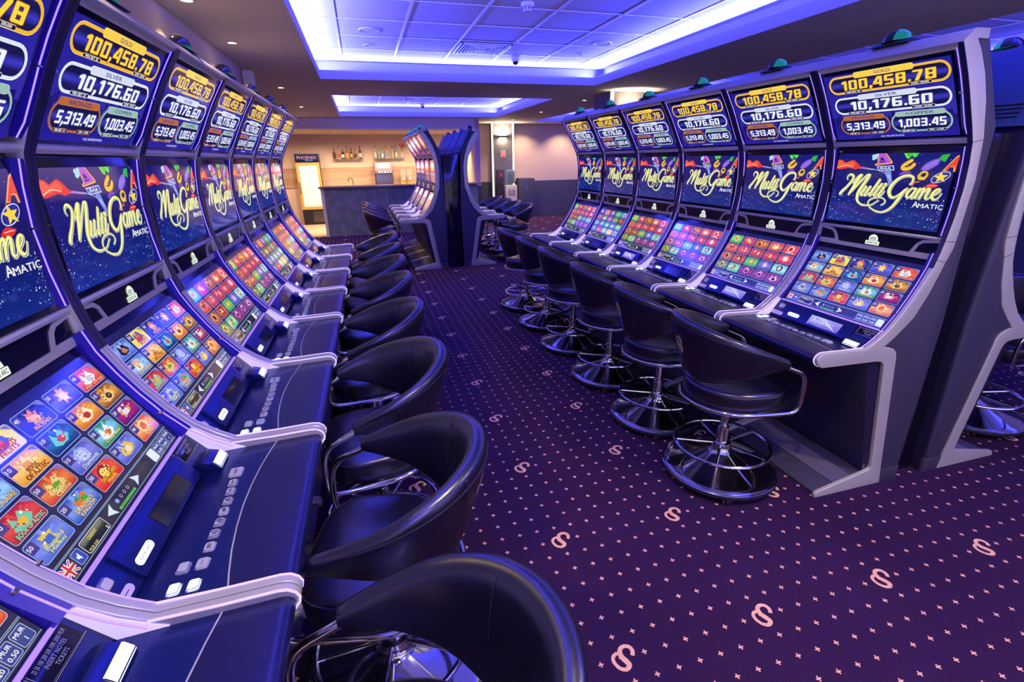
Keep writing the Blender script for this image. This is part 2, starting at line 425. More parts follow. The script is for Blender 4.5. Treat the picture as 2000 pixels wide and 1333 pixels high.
SCRIPT = [[[126,234,4],[122,242,4],[125,252,5],[136,259,7],[148,258,9],[157,250,10],[157,238,10],[149,222,10],[129,195,10],[109,174,12],[99,159,13]],[[159,217,3],[177,241,5],[193,257,7],[203,259,7]],[[203,258,10],[195,248,13],[181,223,15],[171,200,13],[159,176,10],[150,158,8]],[[151,160,7],[174,188,8],[196,215,7],[218,242,7],[234,258,8],[246,260,8]],[[248,260,8],[242,246,12],[229,221,13],[215,193,15],[205,170,15],[203,149,13],[207,133,11],[220,120,8],[240,111,7],[262,110,5],[285,112,4],[302,120,4],[314,130,4],[326,137,3]],[[242,201,10],[235,185,10],[225,169,9],[222,160,8],[234,159,4],[247,170,3]],[[265,202,10],[256,185,10],[246,165,9],[246,158,7],[256,162,4],[267,173,3]],[[308,238,9],[299,219,11],[285,191,11],[273,167,10],[271,158,7],[281,162,4],[290,171,3]],[[323,218,9],[314,201,10],[302,179,10],[295,161,8],[303,158,4],[314,169,3]],[[300,205,3],[329,209,3]],[[338,202,10],[328,183,10],[319,163,9],[326,157,5],[336,167,4],[346,184,3]],[[341,217,12],[343,216,15],[345,214,12]],[[460,222,3],[470,230,7],[472,244,8],[468,255,8],[453,261,9],[434,260,9],[412,252,10],[391,235,12],[377,215,13],[369,192,15],[372,174,14],[383,161,12],[398,157,8],[413,165,6],[429,179,5],[444,196,4],[457,205,3]],[[452,199,8],[437,179,12],[429,159,13],[420,141,13],[408,120,11],[393,102,9],[377,91,8],[355,83,6],[326,85,6],[301,94,5],[283,105,5],[273,117,5],[273,130,5],[283,142,5],[300,149,4],[324,153,4],[344,151,4],[357,143,5],[361,132,5],[355,123,4],[344,117,3]],[[491,204,7],[478,204,6],[468,194,8],[460,179,10],[461,166,10],[469,160,7],[477,167,4],[486,182,4],[495,198,4]],[[498,203,8],[492,186,9],[484,166,9],[486,159,6],[495,162,4],[503,174,3]],[[515,204,9],[509,185,9],[503,162,8]],[[505,171,3],[518,193,4],[529,205,7],[535,202,9],[530,186,9],[521,160,8]],[[525,170,3],[538,191,4],[550,205,7],[558,203,9],[554,187,10],[548,170,9],[551,161,8],[561,162,4],[570,174,3]],[[577,176,4],[590,183,4],[602,195,5],[603,204,7],[595,205,8],[584,197,10],[576,181,12],[576,169,11],[586,160,8],[598,162,4],[607,174,3],[613,188,3]]]
def art_multigame(red=False, num='3303'):
    a = plane_art(*P_MID); x0, x1, y0, y1 = .044, .640, .016, .362
    if red:
        a.poly([(x0, y0), (x1, y0), (x1, y1), (x0, y1)], ['#18164a', '#18164a', '#c04848', '#c04848']); a.up()
        a.ell(.34, .27, .2, .07, '#ffb0a0', 24); a.up(); a.ell(.34, .28, .12, .045, '#fff0e0', 24); a.up()
        a.rect(.1, .13, .58, .17, '#8088c8', .01); a.up(); a.rect(.14, .04, .54, .1, '#4048a0', .01); return a
    ym = .2
    a.poly([(x0, y0), (x1, y0), (x1, ym), (x0, ym)], ['#0d2a86', '#0c257e', '#171463', '#1c1770'])
    a.poly([(x0, ym), (x1, ym), (x1, y1), (x0, y1)], ['#1c1770', '#171463', '#1a1a78', '#14186c']); a.up()
    rnd = random.Random(11)
    for k in range(26):
        cx, cy = rnd.uniform(x0+.02, x1-.02), rnd.uniform(y0+.01, .17); q = rnd.uniform(.01, .035)
        a.poly([(cx-q, cy-.003), (cx+q, cy-.003), (cx+q*.9, cy+.006), (cx-q*.9, cy+.006)], rnd.choice(['#1a2f8c', '#1d2578', '#22357e', '#152c88']))
    a.up()
    for k in range(230):
        side = rnd.random(); cx = x0+.008+(rnd.random()**1.8)*.25 if side < .42 else (x1-.008-(rnd.random()**1.8)*.25 if side < .9 else rnd.uniform(x0+.01, x1-.01))
        cy = rnd.uniform(y0+.006, y1-.006) if rnd.random() < .35 else rnd.uniform(y0+.006, .17)
        r = rnd.choice([.0009, .0012, .0016, .0022]); a.ell(cx, cy, r, r, rnd.choice(['#cfe0ff', '#8fb6ff', '#ffffff', '#6f90e8']), 6)
    a.up(); k = .001
    P = lambda l: [(x*k, y*k) for x, y in l]
    a.poly(P([(321,280),(354,280),(372,232),(362,205),(350,230)]), '#7f8fe8'); a.poly(P([(330,262),(352,262),(364,235)]), '#c6d2ff'); a.up()
    a.stroke([(.165,.292,.004),(.25,.288,.004),(.31,.275,.004),(.355,.25,.003),(.372,.225,.002)], '#8aa4f0')
    a.poly(P([(150,300),(200,297),(260,288),(256,282),(190,290),(150,292)]), '#c060c8'); a.poly(P([(200,296),(262,288),(262,283),(230,286)]), '#8fd070'); a.up()
    a.poly(P([(46,334),(75,330),(92,318),(133,332),(150,326),(165,314),(182,300),(198,294),(175,288),(154,284),(123,292),(95,288),(61,283),(46,286)]), '#e83a2a'); a.up()
    a.poly(P([(46,330),(70,326),(90,312),(130,326),(150,312),(150,300),(118,304),(90,296),(46,292)]), '#f4643c'); a.up()
    a.stroke([(.05,.292,.003),(.09,.304,.003),(.12,.301,.003),(.14,.297,.003)], '#ffd9b0'); a.up()
    a.poly(P([(262,362),(310,362),(352,322),(350,314),(266,303),(262,310),(275,318)]), '#f0b03c'); a.up()
    a.poly(P([(268,362),(304,362),(345,320),(272,308),(280,318)]), '#b85ad8'); a.up(); a.poly(P([(286,345),(298,340),(318,322),(284,318)]), '#2a2078'); a.poly(P([(284,328),(310,330),(312,326),(284,323)]), '#b85ad8'); a.up()
    for cx, cy in ((.247, .35), (.257, .342), (.262, .353), (.25, .338)): a.ell(cx, cy, .011, .008, '#a8dcf8', 9)
    a.up()
    a.poly(P([(274,300),(361,306),(370,283),(292,279)]), '#d8e0ff'); a.up(); a.poly(P([(280,297),(357,303),(365,286),(295,282)]), '#3a3aa8'); a.up()
    a.text('BAR', .324, .292, .011, '#e8f0ff', width=.055, bold=.03)
    a.poly(P([(397,362),(470,362),(462,345),(450,340),(440,350),(425,334),(410,344)]), '#3cc83c'); a.up()
    a.stroke([(.405,.358,.003),(.42,.342,.003),(.425,.338,.003)], '#b8ff80'); a.stroke([(.445,.36,.003),(.456,.348,.003)], '#b8ff80')
    a.stroke([(.443,.328,.02),(.424,.316,.02),(.408,.303,.02),(.410,.292,.02),(.428,.290,.02),(.446,.296,.02),(.459,.310,.02)], '#a86a10')
    a.up(); a.stroke([(.443,.328,.014),(.424,.316,.014),(.408,.303,.014),(.410,.292,.014),(.428,.290,.014),(.446,.296,.014),(.459,.310,.014)], '#f6c838'); a.up()
    a.poly(P([(560,333),(574,352),(606,356),(600,340),(592,322),(576,328)]), '#30b83c')
    a.poly(P([(492,290),(498,302),(514,320),(536,332),(562,339),(574,330),(570,312),(550,296),(528,282),(504,280)]), '#4a30a8'); a.up()
    a.poly(P([(497,291),(502,302),(517,317),(538,329),(560,335),(570,328),(566,312),(548,298),(527,286),(506,284)]), '#8668e0'); a.up()
    for j in range(14): a.ell(.508+.0042*j, .292+.0025*j+(.007 if j % 2 else -.002), .0022, .0016, '#cdbcff', 6)
    a.poly(P([(590,283),(608,284),(620,300),(634,300),(637,281),(646,282),(646,352),(634,345)]), '#ffb060'); a.up(); a.poly(P([(597,285),(610,288),(622,303),(640,303),(642,284),(646,286),(646,346),(636,340)]), '#f04a28'); a.up()
    a.poly(P([(396,262),(404,272),(420,279),(440,280),(459,276),(452,270),(430,268),(412,262)]), '#7a4ad0')
    a.ell(.512, .262, .026, .021, '#8a5a10', 20, .5); a.up(); a.ell(.512, .262, .024, .019, '#f4c22c', 20, .5); a.up(); a.ell(.514, .264, .013, .009, '#1c1a66', 16, .6); a.up(); a.stroke([(.508,.255,.006),(.524,.245,.006)], '#f4c22c'); a.poly(P([(490,268),(502,276),(500,266)]), '#48d048')
    a.poly(P([(462,226),(500,238),(506,232),(480,226),(480,212),(466,214)]), '#e06a30')
    a.ell(.592, .256, .042, .021, '#d8dcff', 26, .42); a.up(); a.ell(.592, .256, .039, .018, '#2c2c98', 26, .42); a.up(); a.star(.592, .256, .026, '#ffd84a', rot=.42, sx=1.25); a.up()
    a.poly(P([(530,212),(545,224),(560,230),(585,224),(594,220),(575,208),(560,205)]), '#e83228'); a.up(); a.stroke([(.545,.217,.002),(.565,.219,.003),(.585,.219,.002)], '#ffc0b0'); a.up()
    for st in SCRIPT: a.stroke([(x*k, y*k, w_*k*1.15) for x, y, w_ in st], '#f4fff4', extra=.0016, dx=.0022, dy=-.0022)
    a.up()
    for st in SCRIPT: a.stroke([(x*k, y*k, w_*k*1.15) for x, y, w_ in st], '#16305c', extra=.0011, dx=.0008, dy=-.0008)
    a.up()
    for st in SCRIPT: a.stroke([(x*k, y*k, w_*k*1.15) for x, y, w_ in st], '#f4f070')
    a.up()
    for st in SCRIPT: a.stroke([(x*k, y*k, w_*k*.45) for x, y, w_ in st], '#fdfbb4')
    a.up(); a.text('A', .513, .131, .027, '#ffffff', bold=.01); a.text('MATIC', .582, .127, .020, '#ffffff', width=.112, bold=.008)
    a.up(); a.text(num, .05, .374, .006, '#9a9078', bold=.02)
    return a
#  tile: background, second colour, blob, blob, lettering, lettering colour, number
TILES = {
 'A': [[('#4a62c8','#8ab0f0','#2c1c40','#c08060','','',''),('#f4d028','#f8e860','#5060d0','#e05028','ALLWAYS|FRUITS','#e0401c','10'),('#10185c','#3040b0','#f08020','#ffb850','WILD|PHOENIX','#ffc040','40'),('#3c3cb8','#6a6ae0','#f0a830','#ffe080','','','50'),('#e0381c','#f06a3c','#f4f4f4','#c8d0e0','Hot On Ice','#ffc8a0','40')],
       [('#4c78d8','#a0d0f8','#f4f8ff','#f0b030','BILLYONAIRE','#ffd060','10'),('#f09a20','#f8c860','#ffe680','#e8a040','BOOK|OF AZTEC','#a84810','10'),('#14307c','#3070c0','#70d0d8','#e04838','','','10'),('#e06a1c','#f8b040','#ffe8c0','#c03818','','','10'),('#8a4a24','#e0a040','#f0c880','#503018','','','10')],
       [('#b81c30','#e04848','#78c8b0','#f0b840','BOOK OF AZTEC','#8af0c0','10'),('#c83820','#f08040','#f0d080','#60a030','Grande|Casino','#f8e080','50'),('#5058c8','#7a80e8','#a0b0ff','#c8d4ff','Cool|Diamonds','#e0e8ff','10'),('#2c8c50','#80c8f0','#f4f4ff','#f08030','Crazy Bee','#f8f060','10'),('#581470','#b02878','#f0a040','#e8e0f0','','','20')],
       [('#5868d0','#8090f0','#e0c850','#4868d8','Diamond|Monkey','#e0f0a0','50'),('#3050c0','#80a0f0','#38b030','#f07030',"DRAGON'S|KINGDOM",'#ffe080','20'),('#e02820','#f05840','#802018','#ffd860',"DRAGON'S|PEARL",'#ffd030','50'),('#5058c8','#8890f0','#f0c840','#f8dcc0','','#ffe060','20'),('#e84c18','#f8b060','#ffe0a0','#f07020','HOT|SEVEN','#ffd860','40')]],
 'B': [[('#38b838','#80e060','#f0d890','#f08040','','',''),('#c02860','#e84878','#f0c030','#f8e080','','',''),('#a84820','#e08030','#402010','#f0c040','','',''),('#d83838','#f07060','#f8d060','#ffffff','','',''),('#e03030','#f05848','#ffe0e0','#b02020','Diamond','#ffffff','')],
       [('#d04030','#f08060','#f0b080','#802020','','',''),('#c83048','#e06070','#d02020','#f0c0a0','','',''),('#b83040','#e05060','#e02828','#f0d0b0','','',''),('#b02838','#e05868','#d82020','#ffd0a0','','',''),('#c82038','#f05868','#f8a0b0','#ffffff','','','')],
       [('#a04828','#d07848','#f0a060','#502010','','',''),('#b03828','#e07050','#401818','#f0c080','','',''),('#30a848','#70e078','#e06030','#f0e060','','',''),('#4048b0','#7880e0','#d0a0e0','#f0d0f0','','',''),('#70b8c8','#b8f0f0','#303040','#f0d8d0','','','')],
       [('#606820','#a0a848','#f0e060','#304010','','',''),('#60b878','#a8f0b0','#f0c090','#a04020','','',''),('#782068','#b04098','#f0d0e0','#401040','','',''),('#702070','#b048a0','#e0c0f0','#501050','','',''),('#782878','#a84898','#f0c8e0','#401048','','','')]],
 'C': [[('#482878','#7848a8','#e0c0e0','#f0e0f0','','',''),('#d05828','#f09050','#f0d0a0','#a03020','','',''),('#503088','#8058b8','#f0d0f0','#d0a0d0','','',''),('#38a060','#70d890','#2868a0','#b0f0c0','','',''),('#4868b0','#80a8f0','#e0e8f8','#3050a0','','','')],
       [('#903060','#c85890','#f0c0a0','#602040','','',''),('#406838','#80b060','#f0d060','#f0f0e0','','',''),('#882848','#c05070','#f0c8c0','#501828','','',''),('#287858','#60b888','#f0e080','#204838','','',''),('#602848','#b05040','#30a060','#f08060','','','')],
       [('#386090','#78b0d8','#f0f0f0','#806090','','',''),('#5058b8','#8890e8','#c0c8f0','#f0f0ff','','',''),('#28806c','#60c8a8','#b0f0d0','#f0e070','','',''),('#5058b0','#8890e0','#d0d8ff','#e0e0f8','','',''),('#409888','#78d8c0','#f0e060','#b0f0e0','','','')],
       [('#5058c0','#8088e8','#e0e0ff','#a0a0f0','','',''),('#d83828','#f06850','#802018','#ffd860','','',''),('#60a0c8','#a8d8f0','#f0f8ff','#f0a060','','',''),('#f0c030','#f8e078','#f08030','#fff0b0','','','')]]}
TILES['C'][3].append(('#5878b8', '#90b0e0', '#f0e0a0', '#405090', '', '', ''))
def art_touch(layout, money='R', red=False):
    a = plane_art(*P_TCH); x0, x1, y0, y1 = .040, .643, .004, .348
    if red:
        a.poly([(x0, y0), (x1, y0), (x1, y1), (x0, y1)], ['#8a7468', '#8a7468', '#e09890', '#e09890']); a.up(); a.ell(.34, .27, .2, .05, '#ffe0d8', 20); a.up(); a.rect(.1, .1, .58, .18, '#a89890', .01); return a
    a.poly([(x0, y0), (x1, y0), (x1, y1), (x0, y1)], ['#2a2740', '#35314a', '#1d1c60', '#22205c']); a.up()
    rnd = random.Random(layout)
    for r in range(4):
        for c in range(5):
            bg, bg2, b1, b2, txt, tc, num = TILES[layout][r][c]
            X0, Y1 = .050+c*.1195, .322-r*.0655; X1, Y0 = X0+.1085, Y1-.0585; cx, cy = (X0+X1)/2, (Y0+Y1)/2
            cut = rr(X0, Y0, X1, Y1, .008, 4)
            a.poly(cut, '#9cc4ff'); lv = a.lv
            a.poly(rr(X0+.0015, Y0+.0015, X1-.0015, Y1-.0015, .007, 4), bg, lv=lv+1)
            a.poly([(X0+.004, Y0+.004), (X1-.004, Y0+.004), (X1-.004, cy), (X0+.004, cy)], [bg, bg, bg2, bg2], lv=lv+2)
            a.poly([(X0+.004, cy), (X1-.004, cy), (X1-.004, Y1-.004), (X0+.004, Y1-.004)], [bg2, bg2, bg, bg], lv=lv+2)
            a.lv = lv+3
            for j in range(9):
                an = j*2*PI/9+rnd.random(); a.poly([(cx, cy+.003), (cx+.042*math.cos(an), cy+.003+.024*math.sin(an)), (cx+.042*math.cos(an+.25), cy+.003+.024*math.sin(an+.25))], bg2)
            a.up()
            n = rnd.randint(0, 3)
            if n == 0:
                a.ell(cx, cy+.004, .024, .019, b1, 14); a.up(); a.ell(cx-.002, cy+.003, .014, .013, b2, 12); a.up(); a.ell(cx-.006, cy+.006, .0025, .002, bg, 6); a.ell(cx+.003, cy+.006, .0025, .002, bg, 6)
            elif n == 1:
                a.poly([(cx-.03, cy-.01), (cx-.018, cy+.018), (cx-.006, cy+.002), (cx+.01, cy+.02), (cx+.03, cy-.004), (cx+.014, cy-.016), (cx-.014, cy-.018)], b1); a.up(); a.ell(cx+.002, cy-.004, .013, .009, b2, 12)
            elif n == 2:
                for q in range(5): a.ell(cx+rnd.uniform(-.022, .022), cy+.004+rnd.uniform(-.012, .012), .010, .009, b1 if q % 2 else b2, 10); a.up()
                a.lv = lv+5
            else:
                a.star(cx, cy+.003, .024, b1, q=.6, n=7, rot=rnd.random()); a.up(); a.rect(cx-.012, cy-.010, cx+.012, cy+.010, b2, .004)
            a.lv = lv+6
            for q in range(9):
                an, rd = rnd.uniform(0, 6.28), rnd.uniform(.4, 1); a.ell(cx+.030*rd*math.cos(an), cy+.004+.018*rd*math.sin(an), rnd.uniform(.0018, .0045), rnd.uniform(.0015, .0035), rnd.choice([b1, b2, bg2, '#fff4d8', bg]), 7)
                if q % 3 == 2: a.up()
            a.lv = lv+9
            if num:
                a.rect(X0+.002, Y1-.026, X0+.026, Y1-.003, '#4a3c8c', .002); a.lv = lv+10; a.text(num, X0+.011, Y1-.013, .0095, '#f4f4ff', width=.014, bold=.03)
                a.poly([(X1-.024, Y1-.003), (X1-.006, Y1-.003), (X1-.003, Y1-.006), (X1-.003, Y1-.018)], '#7a78b8')
            if txt:
                ls = txt.split('|')
                for q, l in enumerate(ls):
                    yy = Y0+.010+(len(ls)-1-q)*.012; wd = min(.085, .0085*len(l))
                    a.lv = lv+10; a.text(l, cx+.004, yy, .0115, '#30102c', width=wd*1.04, bold=.07); a.lv = lv+11; a.text(l, cx+.004, yy, .0105, tc, width=wd, bold=.03)
            a.lv = lv
    a.lv += 12
    for y in (.0535, .0505, .0075): a.rect(x0+.004, y, x1-.002, y+.0012, '#a8c4e8')
    # flag, sound key, credit, arrows, money keys
    fx0, fy0, fx1, fy1 = .048, .012, .088, .046
    a.rect(fx0, fy0, fx1, fy1, '#2c3c90', .003); a.up()
    for q, wd, col in ((0, .006, '#f4f4fa'), (1, .0028, '#d83038')):
        a.stroke([(fx0+.003, fy0+.003, wd), (fx1-.003, fy1-.003, wd)], col, n=1); a.stroke([(fx0+.003, fy1-.003, wd), (fx1-.003, fy0+.003, wd)], col, n=1); a.up()
    mx, my = (fx0+fx1)/2, (fy0+fy1)/2
    a.rect(fx0, my-.0055, fx1, my+.0055, '#f4f4fa'); a.rect(mx-.0055, fy0, mx+.0055, fy1, '#f4f4fa'); a.up(); a.rect(fx0, my-.003, fx1, my+.003, '#d83038'); a.rect(mx-.003, fy0, mx+.003, fy1, '#d83038')
    a.frame(.094, .013, .122, .046, .0015, '#a0b8f8', '#3a48b8', .005); a.poly([(.101, .026), (.105, .026), (.111, .020), (.111, .039), (.105, .033), (.101, .033)], '#e8f0ff')
    a.frame(.128, .012, .222, .046, .0016, '#f0e8f8', '#1c1c28', .005); a.poly([(.132, .030), (.218, .030), (.218, .043), (.132, .043)], ['#3a3a34', '#3a3a34', '#8c8c78', '#8c8c78']); a.up()
    a.text('CREDIT', .172, .036, .007, '#e8e060', width=.034, bold=.02); a.text('MUR 0.00', .151, .018, .006, '#e8e060', width=.034, bold=.02); a.text('0', .213, .018, .008, '#f0f0e0', bold=.03)
    a.poly([(.238, .030), (.268, .014), (.262, .030), (.268, .046)], '#dfe4fa'); a.poly([(.408, .030), (.378, .014), (.384, .030), (.378, .046)], '#dfe4fa')
    a.ell(.292, .034, .006, .006, '#9aa8f0', 12)
    for q in range(3): a.ell(.313+q*.018, .034, .0045, .0045, '#e0e8ff', 10); a.up(); a.ell(.313+q*.018, .034, .0035, .0035, '#2a2a44', 10); a.lv -= 1
    a.rect(.278, .0135, .364, .0205, '#68c850'); a.up(); a.text('INSERT NOTES', .321, .017, .005, '#1c5020', width=.07, bold=.02)
    keys = ['0.10', '0.20', '0.50', None] if money == 'R' else [None, '0.20', '0.50', '1']
    for q, kx in enumerate(keys):
        X = .490+q*.0365
        if kx is None: a.rect(X, .011, X+.033, .047, '#e4ecf6', .005); continue
        a.frame(X, .011, X+.033, .047, .0013, '#b8c8f8', '#3c4490', .005); a.text('MUR', X+.0165, .037, .0085, '#f4f6ff', width=.024, bold=.04); a.text(kx, X+.0165, .021, .009, '#f4f6ff', width=.022 if len(kx) > 1 else None, bold=.04)
    return a
def art_player_display(on):
    a = plane_art(*P_INS, lift=.0142); x0, x1, y0, y1 = .285, .475, .010, .066
    if on:
        a.poly([(x0, y0), (x1, y0), (x1, y1), (x0, y1)], ['#8a80e0', '#6a5cd0', '#9c94ee', '#b8b4f8']); a.up()
        a.poly([(x0+.02, y1), (x0+.09, y1), (x1-.01, y0)], '#c4c2fc'); a.poly([(x0, y0+.01), (x0+.07, y0), (x0+.02, y0)], '#5a48c0'); a.up()
        a.text('A', .315, .042, .026, '#e8e8ff', bold=.0); a.text('MATIC', .385, .037, .019, '#e8e8ff', width=.105)
    else:
        a.poly([(x0, y0), (x1, y0), (x1, y1), (x0, y1)], '#0c0e34')
    return a
def art_emblem():
    A = ((-.014, 1.226), (-.020, 1.303)); a = plane_art(*A, lift=.004)
    c = '#f4fff0'
    a.poly([(.3285, .034), (.326, .050), (.334, .060), (.35, .066), (.366, .060), (.374, .050), (.378, .034)], c); a.up()
    [a.rect(.335+.008*q, .037, .339+.008*q, .052, '#2a4440') for q in range(4)]; a.rect(.312, .012, .388, .032, c, .003); a.up(); a.text('GRAND ARC', .35, .022, .012, '#283c38', width=.066, bold=.03)
    return a

_mesh = {}
def display_mesh(kind, *args):
    key = (kind,)+args
    if key not in _mesh:
        f = dict(jackpot=art_jackpot, game=art_multigame, touch=art_touch, player=art_player_display)[kind]
        _mesh[key] = f(*args).build(kind+'_screen', 'mesh')
    return _mesh[key]

def make_machine():
    root = empty('slot_machine')
    b = MB()
    b.prism([(.086,2.12),(-.111,1.784),(-.15,.9),(-.135,.08),(-.135,0),(.0,0),(.03,.03),(.10,.09),(.262,.752),(.555,.762),(.575,.77),(.578,.78),(.25,.775),(.155,.868),(-.036,1.215),(-.04,1.30),(-.036,1.715),(-.03,1.74),(.158,2.05),(.158,2.12)], -.328, .328, M['body'])
    b.build('cabinet', root, bevel=.003)
    sp = [(.086,2.137),(-.111,1.784),(-.15,.9),(-.135,.09),(-.018,.09),(.102,.73),(.106,.77),(.14,.806),(.19,.826),(.05,.951),(-.005,1.065),(-.052,1.206),(-.078,1.273),(-.084,1.40),(-.086,1.572),(-.062,1.736),(-.012,1.884),(.036,1.98),(.09,2.06),(.15,2.125)]
    for sg in (-1, 1):
        t = MB(); y0, y1 = sorted((sg*.3285, sg*.3488)); t.prism(TRIM_POLY, y0, y1, M['trim']); part_label(t.build('side_trim', root, bevel=.0045, bseg=3), 'silver grey curved side trim with leg and foot')
        t = MB(); y0, y1 = sorted((sg*.328, sg*.3435)); t.prism(sp, y0, y1, M['side']); t.build('side_panel', root, bevel=.002)
        t = MB(); y0, y1 = sorted((sg*.328, sg*.3465)); t.prism([(-.14,0),(-.022,0),(-.012,.085),(-.14,.085)], y0, y1, M['side'])
        for zz in (.035, .055): t.box((-.08, sg*.3468, zz), (.04, .002, .006), M['rubber'])
        t.build('plinth', root, bevel=.002)
    for sg in (-1, 1):
        for (ua, za), (ub, zb) in (((.006, 1.722), (-.055, 1.734)), ((.001, 1.306), (-.071, 1.30)), ((.022, 1.222), (-.050, 1.205))):
            t = MB(); y0, y1 = sorted((sg*.3480, sg*.3493)); t.prism([(ua+.0015, za-.0012), (ua+.0015, za+.0012), (ub, zb+.0012), (ub, zb-.0012)], y0, y1, M['rubber']); t.build('joint_line', root, smooth=0)
    t = MB(); t.prism([(.187,2.066),(.206,2.078),(.213,2.088),(.168,2.13),(.155,2.136),(.085,2.137),(.08,2.10),(.15,2.10),(.165,2.07)], -.3488, .3488, M['trim']); t.build('top_cap', root, bevel=.003)
    for pr in ([(-.03,1.722),(-.004,1.720),(.004,1.728),(.004,1.740),(-.004,1.746),(-.02,1.748)], [(-.045,1.304),(-.008,1.302),(-.006,1.312),(-.014,1.318),(-.045,1.318)]):
        t = MB(); t.prism(pr, -.3285, .3285, M['trim']); t.build('cross_bar', root, bevel=.002)
    t = MB(); t.prism([(-.116,1.79),(.080,2.136),(.070,2.14),(-.128,1.79)], -.32, .32, M['teal']); rc = part_label(t.build('rear_cover', root, bevel=.002), 'blue louvred rear cover')
    for k in range(4):
        z = 1.83+k*.018; u = -.116+(z-1.79)*.557-.012; t = MB()
        for q in (-1, 1): t.box((u, q*.15, z), (.006, .22, .006), M['rubber'])
        t.build('vent_slot', rc)
    # displays
    for nm, pl, (s0, t0, s1, t1), kind, args in (('jackpot_display', P_TOP, (.019, .012, .645, .392), 'jackpot', (False,)), ('game_display', P_MID, (.024, -.002, .646, .394), 'game', (False, '3303')), ('touch_display', P_TCH, (.024, -.004, .648, .388), 'touch', ('A', 'R', False))):
        t = MB(); plate(t, *pl, rr(s0, t0, s1, t1, .006, 3), -.018, 0, M['bezel']); d = t.build(nm, root, bevel=.0015)
        sc_ = mesh_object('screen', display_mesh(kind, *args), d)
    # logo strip
    A = ((-.014, 1.226), (-.020, 1.303)); t = MB(); plate(t, *A, [(.022, -.006), (.662, -.006), (.662, .084), (.022, .084)], -.03, .002, M['bezel']); ls = t.build('logo_panel', root)
    mesh_object('emblem', art_emblem().build('emblem', 'mesh'), ls)
    t = MB()
    for f in (lambda s: s, lambda s: .7-s):
        outer = [(.0215, .004), (.0215, .080), (.108, .070), (.132, .052), (.156, .004)]; inner = [(.034, .013), (.034, .066), (.102, .057), (.119, .044), (.134, .013)]
        for i in range(5):
            j = (i+1) % 5; plate(t, *A, [(f(outer[i][0]), outer[i][1]), (f(outer[j][0]), outer[j][1]), (f(inner[j][0]), inner[j][1]), (f(inner[i][0]), inner[i][1])], 0, .006, M['trim'])
    plate(t, *A, [(.0215, -.014), (.6785, -.014), (.6785, .007), (.0215, .007)], -.028, .007, M['trim'])
    t.build('bracket', root, smooth=0)
    # lit channels beside the displays, light edges of the tray
    segs = [[p for p in FRONT[:7]], [p for p in FRONT[6:11]], FRONT[11:]]
    segs[0] = [(.203,2.072)]+FRONT[1:6]+[(.012,1.752)]; segs[1] = [(.003,1.706)]+FRONT[7:10]+[(-.004,1.325)]
    for i, sg in enumerate(segs):
        chn = sg if i < 2 else sg[:6]
        for s0, s1, n0, n1 in ((.022, .030, .0275, .0345), (.660, .678, .6655, .6725)):
            lo, hi = (.0215, .036) if s0 < .3 else (.646, .6785)
            if i < 2:
                f0, f1 = (.0016, .0215) if s0 < .3 else (.6785, .6984)
                t = MB(); ribbon(t, FRONT[:7] if i == 0 else FRONT[6:13], f0, f1, M['face'], back=.004, off=.0012); t.build('front_strip', root, smooth=60)
            t = MB(); ribbon(t, chn, lo, hi, M['cheek'], back=.03, off=-.002 if s0 < .3 else -.016, off1=-.012 if s0 < .3 else -.002); ch = t.build('light_channel', root)
            mid = sg[len(sg)//2]; c_ = MB(); c_.box((mid[0]-.006, (lo+hi)/2-.35, mid[1]), (.012, .012, .005), M['steel']); c_.build('clip', ch)
            x0, x1 = (.0250, .0280) if s0 < .3 else (.6650, .6688)
            t = MB(); ribbon(t, sg, x0, x1, M['neon'], back=.004, off=-.0035 if s0 < .3 else -.0055); part_label(t.build('neon_strip', root, smooth=60), 'glowing violet light strip')
    for s0, s1 in ((.0215, .0245), (.6755, .6785)):
        t = MB(); ribbon(t, [(.31,.822)]+TRAY, s0, s1, M['neon_tray'], back=.005, off=.0015); part_label(t.build('tray_light', root, smooth=60), 'glowing lavender edge of the tray')
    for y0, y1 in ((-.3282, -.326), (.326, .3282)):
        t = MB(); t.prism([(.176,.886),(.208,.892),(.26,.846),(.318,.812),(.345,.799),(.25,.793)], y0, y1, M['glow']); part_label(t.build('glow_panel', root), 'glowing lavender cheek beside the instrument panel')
    # instrument panel
    t = MB(); plate(t, *P_INS, [(.026, -.004), (.674, -.004), (.674, .100), (.026, .100)], -.01, .001, M['deck'])
    plate(t, *P_INS, rr(.128, -.002, .538, .092, .004, 3), 0, .013, M['deck']); ip = t.build('instrument_panel', root, bevel=.002)
    t = MB(); plate(t, *P_INS, [(.026, .098), (.674, .098), (.674, .107), (.026, .107)], -.008, .004, M['strip']); part_label(t.build('light_bar', root), 'lavender light bar under the touch display')
    pd = mesh_object('player_display', display_mesh('player', True), ip)
    t = MB(); plate(t, *P_INS, rr(.145, .018, .222, .040, .0105, 6), .012, .015, M['white_lit']); cr = t.build('card_reader', ip, bevel=.001)
    ca = plane_art(*P_INS, lift=.0153); ca.text('PLAYERS CARD', .1835, .029, .006, '#4a4a80', width=.05, bold=.01); mesh_object('lettering', ca.build('lettering', 'mesh'), cr)
    t = MB(); plate(t, *P_INS, rr(.015, .006, .104, .027, .010, 6), 0, .003, M['slot']); plate(t, *P_INS, [(.03, .0155), (.088, .0155), (.088, .0175), (.03, .0175)], .003, .0034, M['text_dark']); t.build('ticket_slot', ip)
    t = MB(); plate(t, *P_INS, rr(.052, .048, .088, .078, .008, 5), 0, .004, M['chrome']); plate(t, *P_INS, rr(.055, .051, .085, .075, .007, 5), .004, .010, M['button']); t.build('payout_button', ip, bevel=.0015)
